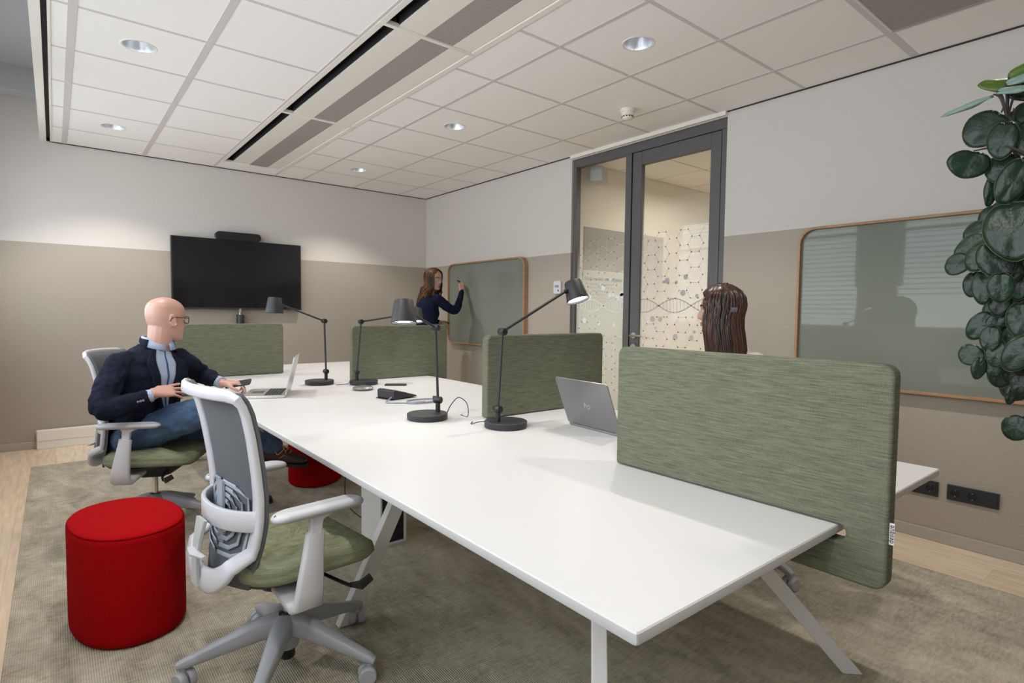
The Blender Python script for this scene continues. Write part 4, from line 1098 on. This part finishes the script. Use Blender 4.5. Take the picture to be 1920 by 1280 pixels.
    for k in range(15):
        a = R(-112+k*112*2/14+180); r = .088
        rows.append([nk+A @ V((r*1.12*math.cos(a), r*1.1*math.sin(a), -.050)), nk+A @ V((.078*math.cos(a), .078*math.sin(a), .022+.012*-math.cos(a)))])
    sheet(rows, 'jacket_collar', 'jacket', p, .008)
    # cuffs and buttons
    for e, w_ in ((elR, wrR), (elL, wrL)):
        MB().tube([e.lerp(w_, .78), e.lerp(w_, .97)], [.035, .033], 20).build('shirt_cuff', 'shirt', p)
    ax = (wrR-elR).normalized(); sd = ax.cross(V((0, 0, 1))).normalized()
    for k in range(4):
        c = elR.lerp(wrR, .58+.055*k)+sd*.0455+V((0, 0, -.006)); x, y, z = frame(sd)
        MB().lathe([(.0055, 0), (.006, .002), (.003, .003)], 12, Matrix.Translation(c) @ Matrix((x, y, z)).transposed().to_4x4()).build('button', 'button', p)
    # jeans
    t = MB()
    torso(t, [(hipc-V((0, 0, .085)), hipf, .15, .13), (hipc-V((0, 0, .04)), hipf, .168, .135), (hipc+V((0, 0, .02)), hipf, .165, .12)])
    chain(t, [hR, hR.lerp(kR, .55)+V((0, 0, .01)), kR, kR.lerp(aR, .45)+V((0, 0, -.012)), kR.lerp(aR, .93)], [.108, .094, .078, .068, .056], 8)
    chain(t, [hL_, hL_.lerp(kL, .6)+V((0, 0, .005)), kL, kL.lerp(aL, .5), kL.lerp(aL, .95)], [.100, .086, .070, .062, .055], 8)
    remesh(t.build('jeans', 'jeans', p, angle=180), .007, 3, (.05, .018))
    # boots
    def boot(an, fw, dn):
        A = axes(fw, -V(dn)); c = an+A @ V((.0, 0, -.0)); m = MB(); rs_ = []
        for x, w, h0, h1 in ((-.075, .020, -.085, -.03), (-.060, .034, -.092, .05), (-.02, .040, -.094, .06), (.03, .042, -.094, .012), (.08, .046, -.094, -.025), (.13, .046, -.093, -.045), (.17, .036, -.09, -.055), (.19, .018, -.085, -.065)):
            zc, hh = (h0+h1)/2, (h1-h0)/2
            rs_.append([c+A @ V((x, w*math.copysign(abs(math.cos(q))**.8, math.cos(q)), zc+hh*math.copysign(abs(math.sin(q))**.8, math.sin(q)))) for q in [2*PI*i/20 for i in range(20)]])
        m.rings(rs_); m.tube([c+A @ V((-.02, 0, .0)), c+A @ V((-.018, 0, .075))], [.045, .047], 18)
        bo_ = remesh(m.build('boot', 'boot', p, angle=180), .006, 2)
        so = MB(); so.rings([[c+A @ V((x, y, z)) for x, y in rrect(-.08, .195, -.045, .045, .04, 6)] for z in (-.108, -.088)]); so.build('sole', 'black', bo_)
        for k in range(4):
            x0 = .015+k*.022; z0 = .02-k*.014
            MB().tube([c+A @ V((x0, -.024, z0)), c+A @ V((x0+.012, 0, z0+.006)), c+A @ V((x0, .024, z0))], .0025, 6).build('lace', 'lace', bo_)
        MB().tube(catmull([c+A @ V(v) for v in ((.02, -.01, .03), (.05, -.045, .02), (.02, -.06, -.02), (.0, -.05, .01), (.02, -.005, .03), (.06, -.03, -.02), (.03, -.055, -.045))], 5), .0024, 6).build('lace', 'lace', bo_)
    boot(aR, (.80, -.38, -.10), (.42, .0, -.9)); boot(aL, (.95, -.3, 0), (0, 0, -1))
    # phone held in the left hand
    ph = thing('smartphone', 'dark smartphone in the left hand of the seated man', 'phone', O+wrL+V((.078, -.040, -.004)))
    A = axes((.86, -.45, .16), (-.25, -.25, .9)); m = MB(); m.rings([[A @ V((x, y, z)) for x, y in rrect(-.070, .070, -.035, .035, .010, 5)] for z in (-.004, .004)]); m.build('body', 'charcoal', ph, bev=.002)
    m = MB(); m.rings([[A @ V((x, y, z)) for x, y in rrect(-.067, .067, -.032, .032, .008, 5)] for z in (.0042, .0046)]); m.build('display', 'screen', ph, smooth=False)
man()

# ---------------------------------------------------------------- hair
def hair(par, c, A, k, mt, length, n, wave, seed, fall, fringe=1.15, mid=0.0):
    """cap over the skull plus clumps of strands that fall to `length` below the head centre"""
    r = random.Random(seed); m = MB(); rows = []
    N = 40
    for i in range(26):
        z = -.072+.200*i/25; row = []
        for j in range(N+1):
            lim = fringe+(.0 if z < .05 else (z-.05)/.065*(PI-fringe)*.98); lim = min(lim, PI*.995)
            th = PI-(PI-(PI-lim))*0+0
            th = PI+(-1+2*j/N)*(PI-(PI-lim) if False else max(.2, PI-max(.0, fringe-(max(0, z-.05)/.065)*fringe)))
            zz = min(z, .117); p = head_surface(th, zz); cen = V((p.x*.0-.008, 0, .02)); d = (p-cen).normalized()
            off = .013+(.004*math.sin(th*17+z*60))+(.008*(z-.117)/.013 if z > .117 else 0)
            row.append(V(c)+A @ ((p+d*off)*k))
        rows.append(row)
    o = sheet(rows, 'hair', mt, par, .006, 180); o.name = 'hair'
    m = MB()
    for i in range(n):
        th = fringe*.95+(2*PI-2*fringe*.95)*r.random(); z0 = r.uniform(-.02, .112)
        p = head_surface(th, z0); d0 = (p-V((-.008, 0, .02))).normalized(); pts = [p+d0*.010]
        zz = z0
        while zz > -.075:
            zz -= .03; q = head_surface(th, max(zz, -.03)); d = V((q.x+.01, q.y, 0)).normalized(); w_ = .018+.006*r.random()
            bx = q.x+d.x*w_; by = q.y+d.y*w_
            pts.append(V((bx, by, zz)))
        L = -length*r.uniform(.86, 1.04); ph = r.uniform(0, 6.28); st = pts[-1].copy(); s_ = 0
        G = A.transposed() @ V((0, 0, -1)); step = .03
        down = []
        p_ = st.copy()
        while p_.z > L and s_ < 30:
            s_ += 1; f_ = fall(p_, s_); p_ = p_+V((f_.x, f_.y, -step)); 
            w_ = wave*math.sin(s_*.9+ph); down.append(p_+V((w_*.5, w_, 0)))
        pts += down; P = [V(c)+A @ (q*k) for q in pts]
        R0 = r.uniform(.004, .0065)
        rr = [(R0*(.4 if i_ == 0 else 1)*(1-.75*(i_/(len(P)-1))**3), R0*.55*(1-.7*(i_/(len(P)-1))**3)) for i_ in range(len(P))]
        m.tube(P, rr, 6, V((0, 0, 1)))
    m.build('hair_strands', mt, par, angle=180)

# ---------------------------------------------------------------- woman writing on the board
def woman_board():
    O = V((-.60, -1.06, .007)); p = thing('person', 'woman with long wavy auburn hair in navy top, writing on the glass board', 'person', O)
    Q = lambda *a: V(a)-O
    cf = V((.92, -.38, 0)).normalized(); cl = V((-cf.y, cf.x, 0))
    pel = Q(-.615, -1.03, .93); chest = Q(-.590, -1.045, 1.27)
    headc = Q(-.535, -1.085, 1.590); HA = axes((.34, -.94, -.06), (.05, 0, 1))
    shR, shL = Q(-.545, -1.185, 1.375), Q(-.47, -.90, 1.37)
    elR, wrR = Q(-.325, -1.185, 1.262), Q(-.135, -1.035, 1.475)
    elL, wrL = Q(-.52, -.84, 1.12), Q(-.40, -.99, 1.12)
    b = MB(); add_head(b, headc, HA, .96)
    chain(b, [headc+HA @ V((-.03, 0, -.05)), headc+HA @ V((-.035, 0, -.10)), Q(-.565, -1.055, 1.42), chest+V((0, 0, .06))], [.052, .048, .05, .07])
    torso(b, [(pel-V((0, 0, .08)), cf, .15, .10), (pel, cf, .155, .10), (pel.lerp(chest, .5), cf, .115, .085), (chest, cf, .135, .10), (chest+V((0, 0, .09)), cf, .12, .07)])
    chain(b, [shR, elR, wrR], [.042, .034, .023]); chain(b, [shL, elL, wrL], [.042, .034, .023])
    aR, aL = Q(-.62, -1.13, .10), Q(-.60, -.93, .10)
    hR, hL_ = pel-cl*.08-V((0, 0, .05)), pel+cl*.08-V((0, 0, .05)); kR, kL = hR.lerp(aR, .47)+cf*.02, hL_.lerp(aL, .47)+cf*.02
    chain(b, [hR, kR, aR], [.075, .048, .034]); chain(b, [hL_, kL, aL], [.075, .048, .034])
    add_hand(b, wrR, (.10, .25, .95), (-.25, -.95, .2), -1, (.55, .7, .75, .8), .04, .55, .95, .5)
    add_hand(b, wrL, (.75, -.5, -.1), (-.5, -.3, .8), -1, (.8, .9, .95, 1.0), .03, .45, .95, .5)
    remesh(b.build('body', 'skin2', p, angle=180), .005, 1)
    face_bits(p, headc, HA, .96, 'hair2', 'lip')
    glasses('thin metal glasses worn by the woman at the board', O+headc, HA, .96, 'steel', .0015, p, False)
    s = MB()
    torso(s, [(pel-V((0, 0, .06)), cf, .168, .120), (pel+V((0, 0, .02)), cf, .166, .118), (pel.lerp(chest, .45), cf, .135, .105), (chest-V((0, 0, .04)), cf, .150, .128), (chest+V((0, 0, .05)), cf, .152, .112), (chest+V((0, 0, .105)), cf, .125, .078), (chest+V((.01, 0, .145)), cf, .058, .056), (chest+V((.012, 0, .175)), cf, .052, .052)])
    chain(s, [shR+cl*.03, shR, elR, wrR], [.052, .056, .050, .028], 10)
    chain(s, [shL-cl*.03, shL, elL, elL.lerp(wrL, .5), elL.lerp(wrL, .9)], [.05, .052, .044, .038, .032], 6)
    remesh(s.build('jumper', 'navy', p, angle=180), .007, 3, (.05, .012))
    t = MB(); torso(t, [(pel-V((0, 0, .15)), cf, .165, .115), (pel-V((0, 0, .05)), cf, .162, .112), (pel+V((0, 0, .02)), cf, .15, .10)])
    chain(t, [hR, kR, aR.lerp(kR, .04)], [.095, .068, .06], 8); chain(t, [hL_, kL, aL.lerp(kL, .04)], [.095, .068, .06], 8)
    remesh(t.build('trousers', 'trousers', p, angle=180), .009, 2)
    for an in (aR, aL):
        m = MB(); A = axes(cf, (0, 0, 1)); rs_ = []
        for x, w, h1 in ((-.07, .02, -.05), (-.05, .034, .0), (.0, .038, .0), (.06, .042, -.035), (.12, .04, -.055), (.16, .025, -.065)):
            zc, hh = (-.10+h1)/2, (h1+.10)/2; rs_.append([an+A @ V((x, w*math.cos(q), zc+hh*math.sin(q))) for q in [2*PI*i/18 for i in range(18)]])
        m.rings(rs_).build('shoe', 'black', p, angle=180)
    hair(p, headc, HA, .96, 'hair2', .33, 230, .027, 3, lambda q, s: V((-.007 if s < 8 else -.001, .003*(1 if q.y > 0 else -1) if s < 6 else 0, 0)) if q.x < .03 else V((-.014, .004*(1 if q.y > 0 else -1), 0)), 1.05)
    pn = thing('marker_pen', 'black marker pen held against the board by the standing woman', 'pen', O+wrR+V((-.012, .055, .115)))
    MB().tube([(-.010, .0, .010), (.040, .030, .0)], .0085, 12).build('barrel', 'black', pn)
    MB().tube([(.040, .030, .0), (.050, .036, -.002)], [.004, .002], 10).build('tip', 'charcoal', pn)
    pc_ = thing('pen_cap', 'small black pen cap in the lowered hand of the standing woman', 'pen cap', O+wrL+V((.07, -.05, -.01)))
    MB().tube([(-.025, .015, .01), (.025, -.01, 0)], .009, 12).build('cap', 'black', pc_)
woman_board()

# ---------------------------------------------------------------- woman sitting behind the near screen
def woman_seat():
    O = V((-1.17, -5.0, .007)); p = thing('person', 'woman with long straight dark brown hair sitting behind the large near screen', 'person', O)
    Q = lambda *a: V(a)-O
    cf = V((-.93, .36, 0)).normalized(); cl = V((-cf.y, cf.x, 0))
    hipf = V((-1, .12, 0)).normalized(); hl = V((-hipf.y, hipf.x, 0))
    hipc = Q(-1.12, -5.02, .56); chest = Q(-1.195, -5.00, .935); headc = Q(-1.262, -4.965, 1.262); HA = axes((-.44, .90, -.02), (0, 0, 1))
    sh = {s: chest+cl*s*.165+V((0, 0, .065)) for s in (-1, 1)}
    el = {s: sh[s]+V((-.06, 0, -.24))+cl*s*.04 for s in (-1, 1)}
    wr = {-1: Q(-1.55, -4.86, .785), 1: Q(-1.55, -5.06, .785)}
    wr = {1: Q(-1.57, -5.08, .79), -1: Q(-1.57, -4.86, .79)}
    b = MB(); add_head(b, headc, HA, .97)
    chain(b, [headc+HA @ V((-.03, 0, -.05)), headc+HA @ V((-.035, 0, -.11)), chest+V((-.015, .01, .13)), chest+V((0, 0, .05))], [.052, .049, .052, .07])
    torso(b, [(hipc-V((0, 0, .06)), hipf, .14, .10), (hipc+V((0, 0, .04)), hipf, .15, .10), (hipc.lerp(chest, .5), cf, .115, .085), (chest, cf, .14, .095), (chest+V((0, 0, .08)), cf, .12, .07)])
    hp = {s: hipc+hl*s*.085 for s in (-1, 1)}; kn = {s: hp[s]+hipf*.42+V((0, 0, -.01)) for s in (-1, 1)}; an = {s: kn[s]+V((.04, 0, -.45)) for s in (-1, 1)}
    for s in (-1, 1):
        chain(b, [sh[s], el[s], wr[s]], [.043, .034, .023]); chain(b, [hp[s], kn[s], an[s]], [.075, .05, .035])
        add_hand(b, wr[s], (-.95, .2, -.05), (0, 0, 1), -s, (.3, .3, .35, .4), .06, .45, .93)
    remesh(b.build('body', 'skin2', p, angle=180), .005, 1)
    face_bits(p, headc, HA, .97, 'hair', 'lip')
    j = MB()
    torso(j, [(hipc-V((0, 0, .05)), hipf, .175, .125), (hipc+V((0, 0, .04)), hipf, .172, .125), (hipc.lerp(chest, .5), cf, .155, .115), (chest, cf, .172, .125), (chest+V((0, 0, .07)), cf, .165, .10), (chest+V((-.005, 0, .112)), cf, .10, .08), (chest+V((-.010, .005, .150)), cf, .070, .070)])
    for s in (-1, 1): chain(j, [sh[s]-cl*s*.03, sh[s], el[s], el[s].lerp(wr[s], .5), el[s].lerp(wr[s], .9)], [.055, .06, .052, .046, .038], 7)
    remesh(j.build('jacket', 'cream_cloth', p, angle=180), .008, 3, (.06, .016))
    t = MB(); torso(t, [(hipc-V((0, 0, .08)), hipf, .15, .12), (hipc-V((0, 0, .02)), hipf, .165, .12), (hipc+V((0, 0, .04)), hipf, .16, .115)])
    for s in (-1, 1): chain(t, [hp[s], kn[s], an[s].lerp(kn[s], .05)], [.095, .07, .055], 8)
    remesh(t.build('trousers', 'trousers', p, angle=180), .009, 2)
    for s in (-1, 1):
        m = MB(); A = axes(hipf, (0, 0, 1)); rs_ = []
        for x, w, h1 in ((-.07, .02, -.04), (-.05, .034, .0), (.0, .038, .01), (.06, .042, -.03), (.12, .04, -.05), (.16, .025, -.06)):
            zc, hh = (-.095+h1)/2, (h1+.095)/2; rs_.append([an[s]+A @ V((x, w*math.cos(q), zc+hh*math.sin(q))) for q in [2*PI*i/18 for i in range(18)]])
        m.rings(rs_).build('shoe', 'cream_cloth', p, angle=180)
    hair(p, headc, HA, .97, 'hair', .33, 420, .002, 5, lambda q, s: V((-.004 if s < 5 else -.002, -.003 if q.y < -.0 else 0, 0)) if q.x < .02 else V((-.003, -.002 if q.y > 0 else .002, 0)), .98)
    # clip gathering the upper hair
    c = headc+HA @ V((-.085, .095, -.0)); 
    m = MB()
    for k in range(5): m.tube([headc+HA @ V((-.055-.006*k, .089, -.006)), headc+HA @ V((-.060-.006*k, .098, .004)), headc+HA @ V((-.058-.006*k, .090, .014))], .0016, 6)
    m.build('hair_clip', 'button', p)
woman_seat()
# ================================================================== potted plant at the right
def plant():
    O = V((-1.93, -6.27, .007)); p = thing('potted_plant', 'tall plant with round dark green leaves at the right edge before the board', 'plant', O)
    toc = V(CAM)-O; b_ = V((toc.x, toc.y, 0)).normalized(); a_ = V((-b_.y, b_.x, 0))
    if a_.dot(V(rgt)) < 0: a_ = -a_
    Lc = lambda a, b, z: a_*a+b_*b+V((0, 0, z))
    PO = Matrix.Translation(a_*.27)
    MB().lathe([(.13, .0), (.14, .005), (.175, .50), (.18, .52), (.165, .52), (.16, .47), (.01, .465)], 40, PO, caps=False).build('planter', 'pot', p)
    MB().lathe([(.161, .465), (.08, .475), (.005, .478)], 24, PO, caps=False).build('soil', 'soil', p)
    r = random.Random(11)
    stems = MB(); dark = MB(); edge = MB(); young = MB(); back = MB()
    def leaf(base, tip_dir, nrm, L, W, which, cup=.12):
        """broad rounded leaf with a notch at the stalk, slightly scalloped and folded along the midrib"""
        f = V(tip_dir).normalized(); n = V(nrm); n = (n-f*n.dot(f)).normalized(); s = n.cross(f)
        N = 26; rings_ = []
        c = V(base)+f*L*.46
        def pt(a, k, dz=0):
            rr = 1+.018*math.sin(a*13)*(k > .9)
            x = math.cos(a); y = math.sin(a)
            e = 1-.16*x if x > 0 else 1
            px_ = .5*L*x*k*rr*(1-.10*math.exp(-((a-PI)/.25)**2)); py_ = .5*W*y*k*rr*e
            z = -cup*L*(x*k)**2*.5+abs(py_)*.16-cup*.8*L*(y*k)**4+.012*L*math.sin(a*6)*k*k
            return c+f*px_+s*py_+n*(z+dz)
        angs = [2*PI*i/N for i in range(N)]
        mb = {'d': dark, 'y': young, 'b': back}[which]
        vs = [c+n*0]+[pt(a, .45) for a in angs]+[pt(a, .80) for a in angs]+[pt(a, .972) for a in angs]
        fs = [(0, 1+i, 1+(i+1) % N) for i in range(N)]
        for q in (0, 1): fs += [(1+q*N+i, 1+(q+1)*N+i, 1+(q+1)*N+(i+1) % N, 1+q*N+(i+1) % N) for i in range(N)]
        mb.add(vs, fs)
        vs = [pt(a, .972) for a in angs]+[pt(a, 1.0) for a in angs]; edge.add(vs, [(i, N+i, N+(i+1) % N, (i+1) % N) for i in range(N)])
    trunks = [[Lc(.25, 0, .46), Lc(.17, 0, .72), Lc(.07, .0, 1.0), Lc(-.02, .02, 1.35), Lc(-.10, .02, 1.58), Lc(-.135, .02, 1.72)],
              [Lc(.28, .03, .46), Lc(.20, .04, .8), Lc(.10, .05, 1.2), Lc(.04, .04, 1.45), Lc(.0, .03, 1.62)],
              [Lc(.24, -.03, .46), Lc(.17, -.03, .68), Lc(.08, -.02, .86), Lc(-.02, -.01, 1.02)]]
    for t in trunks:
        P = catmull(t, 8); stems.tube(P, [.014-.010*i/len(P) for i in range(len(P))], 8)
    # frame of the plant: a_ to the right, b_ towards the camera
    def put(x, y, z, L, W, ang, tilt, which='d', twist=0, org=None):
        """leaf whose centre is x right, y towards camera, height z; ang = direction of the tip seen from the camera (0 right, 90 up)"""
        c = a_*x+b_*y+V((0, 0, z)); f = a_*math.cos(R(ang))+V((0, 0, 1))*math.sin(R(ang)); f = (f*math.cos(R(tilt))+b_*math.sin(R(tilt))*.6).normalized()
        nn = (b_+V((0, 0, .45))+a_*twist).normalized()
        if abs(nn.dot(f)) > .95: nn = V((0, 0, 1))
        base = c-f*L*.46; leaf(base, f, nn, L, W, which)
        o = V(org) if org else min((q for t in trunks for q in catmull(t, 6)), key=lambda q: (q-base-V((0, 0, -.08))).length)
        mid = base.lerp(o, .5)+V((0, 0, .02)); stems.tube(catmull([o, mid, base], 5), [.0026]*8+[.0022, .0018, .0015], 6)
    top1 = tuple(trunks[0][-1])
    # crown leaves placed after the photograph's outline
    S = 1.36/1061.8          # metres per pixel at the plant's distance
    def px(u, v, L, W, ang, tilt=10, which='d', twist=0, dy=0, org=None):
        sx, sz = .000887, .00125; c_, s_ = abs(math.cos(R(ang))), abs(math.sin(R(ang)))
        put((u-2008)*sx, dy, 1.2447+(583-v)*sz-.007, L*1.22*(c_*sx+s_*sz), W*1.22*(s_*sx+c_*sz), ang, tilt, which, twist, org)
    px(1905, 100, 70, 30, 20, -10, 'y'); px(1835, 122, 62, 24, 165, 10, 'y', .2, 0, top1); px(1888, 122, 60, 16, 10, 0, 'b', 0, .02, top1)
    px(1768, 157, 78, 10, 195, 0, 'b', 0, .03, top1); px(1870, 146, 62, 14, -5, 0, 'b', 0, .04, top1); px(1905, 140, 80, 40, -10, 0, 'd', .2, -.02)
    px(1882, 180, 56, 22, -5, 0, 'y', 0, -.04, top1); px(1912, 192, 60, 36, -30, 10, 'd'); px(1880, 205, 50, 12, -10, 0, 'b', 0, .0)
    px(1811, 211, 52, 54, 230, 10, 'd', .2, .03, top1); px(1781, 279, 40, 66, 255+0, 5, 'd', .5, .05, (-.08, .06, 1.60)); px(1852, 243, 62, 56, 268, 12, 'd', 0, .06); px(1908, 246, 60, 46, -60, 10, 'd', 0, .04)
    px(1850, 293, 46, 56, 265, 10, 'd', 0, .03); px(1878, 323, 64, 44, 250, 5, 'd', .4, .05); px(1833, 328, 54, 26, 262, 0, 'd', .6, .02); px(1905, 300, 60, 50, 250, 0, 'd', 0, -.03)
    px(1885, 420, 90, 84, 280, 20, 'd', 0, .10); px(1905, 370, 60, 50, 240, 5, 'd', .2); px(1856, 372, 44, 34, 225, 5, 'd', .3, -.02); px(1838, 385, 40, 46, 240, 0, 'd', 0, -.02)
    px(1806, 412, 40, 38, 215, 5, 'd', 0, .0); px(1791, 440, 46, 30, 225, 5, 'd', .2, .02); px(1765, 475, 34, 32, 235, 5, 'd', 0, .03); px(1817, 463, 44, 38, 240, 5, 'd', 0, .05); px(1880, 486, 50, 50, 275, 8, 'd', 0, .05)
    px(1845, 440, 44, 40, 250, 0, 'd', .1, -.03); px(1798, 516, 42, 36, 265, 5, 'd', 0, .0); px(1826, 524, 56, 44, 272, 8, 'd', 0, .04); px(1900, 524, 44, 44, 270, 8, 'd', 0, .04); px(1862, 552, 46, 40, 265, 8, 'd', 0, .03)
    px(1915, 590, 60, 50, 280, 8, 'd', 0, .06); px(1822, 600, 44, 32, 240, 5, 'd', .2, .02); px(1855, 595, 36, 26, 245, 5, 'd', .3, .02); px(1848, 625, 44, 40, 268, 8, 'd', 0, .05); px(1880, 610, 46, 40, 260, 0, 'd', 0, -.04)
    px(1805, 660, 30, 34, 225, 5, 'd', 0, .02); px(1825, 685, 36, 26, 262, 5, 'd', .4, .03); px(1862, 655, 44, 42, 270, 8, 'd', 0, .05); px(1903, 655, 40, 38, 275, 8, 'd', 0, .05); px(1857, 682, 34, 36, 268, 8, 'd', 0, .02)
    px(1868, 700, 40, 46, 265, 0, 'd', 0, -.02); px(1892, 685, 44, 40, 265, 0, 'd', 0, .0); px(1912, 712, 36, 34, 270, 5, 'd', 0, .03); px(1897, 733, 32, 20, 260, 5, 'd', .3, .02); px(1912, 796, 36, 40, 250, 5, 'd', 0, .04)
    
    # the rest of the crown, right of the picture and behind
    for i in range(170):
        z = r.uniform(-190, 230); u = r.uniform(1850, 2170); rad = r.uniform(-.14, .12)
        if u < 1880 and not (-40 < z < 200): continue
        px(u, 440+z*1.3, r.uniform(36, 62), r.uniform(34, 56), r.uniform(235, 300), r.uniform(-5, 15), 'd' if r.random() < .93 else 'y', r.uniform(-.4, .4), rad)
    stems.build('stems', 'stem', p)
    for nm, m, mt in (('foliage', dark, 'leaf'), ('leaf_rims', edge, 'leafedge'), ('young_leaves', young, 'leafy'), ('pale_leaves', back, 'leafback')):
        o = m.build(nm, mt, p, angle=180)
        if nm != 'leaf_rims' or 1:
            s = o.modifiers.new('solid', 'SOLIDIFY'); s.thickness = .0008
plant()
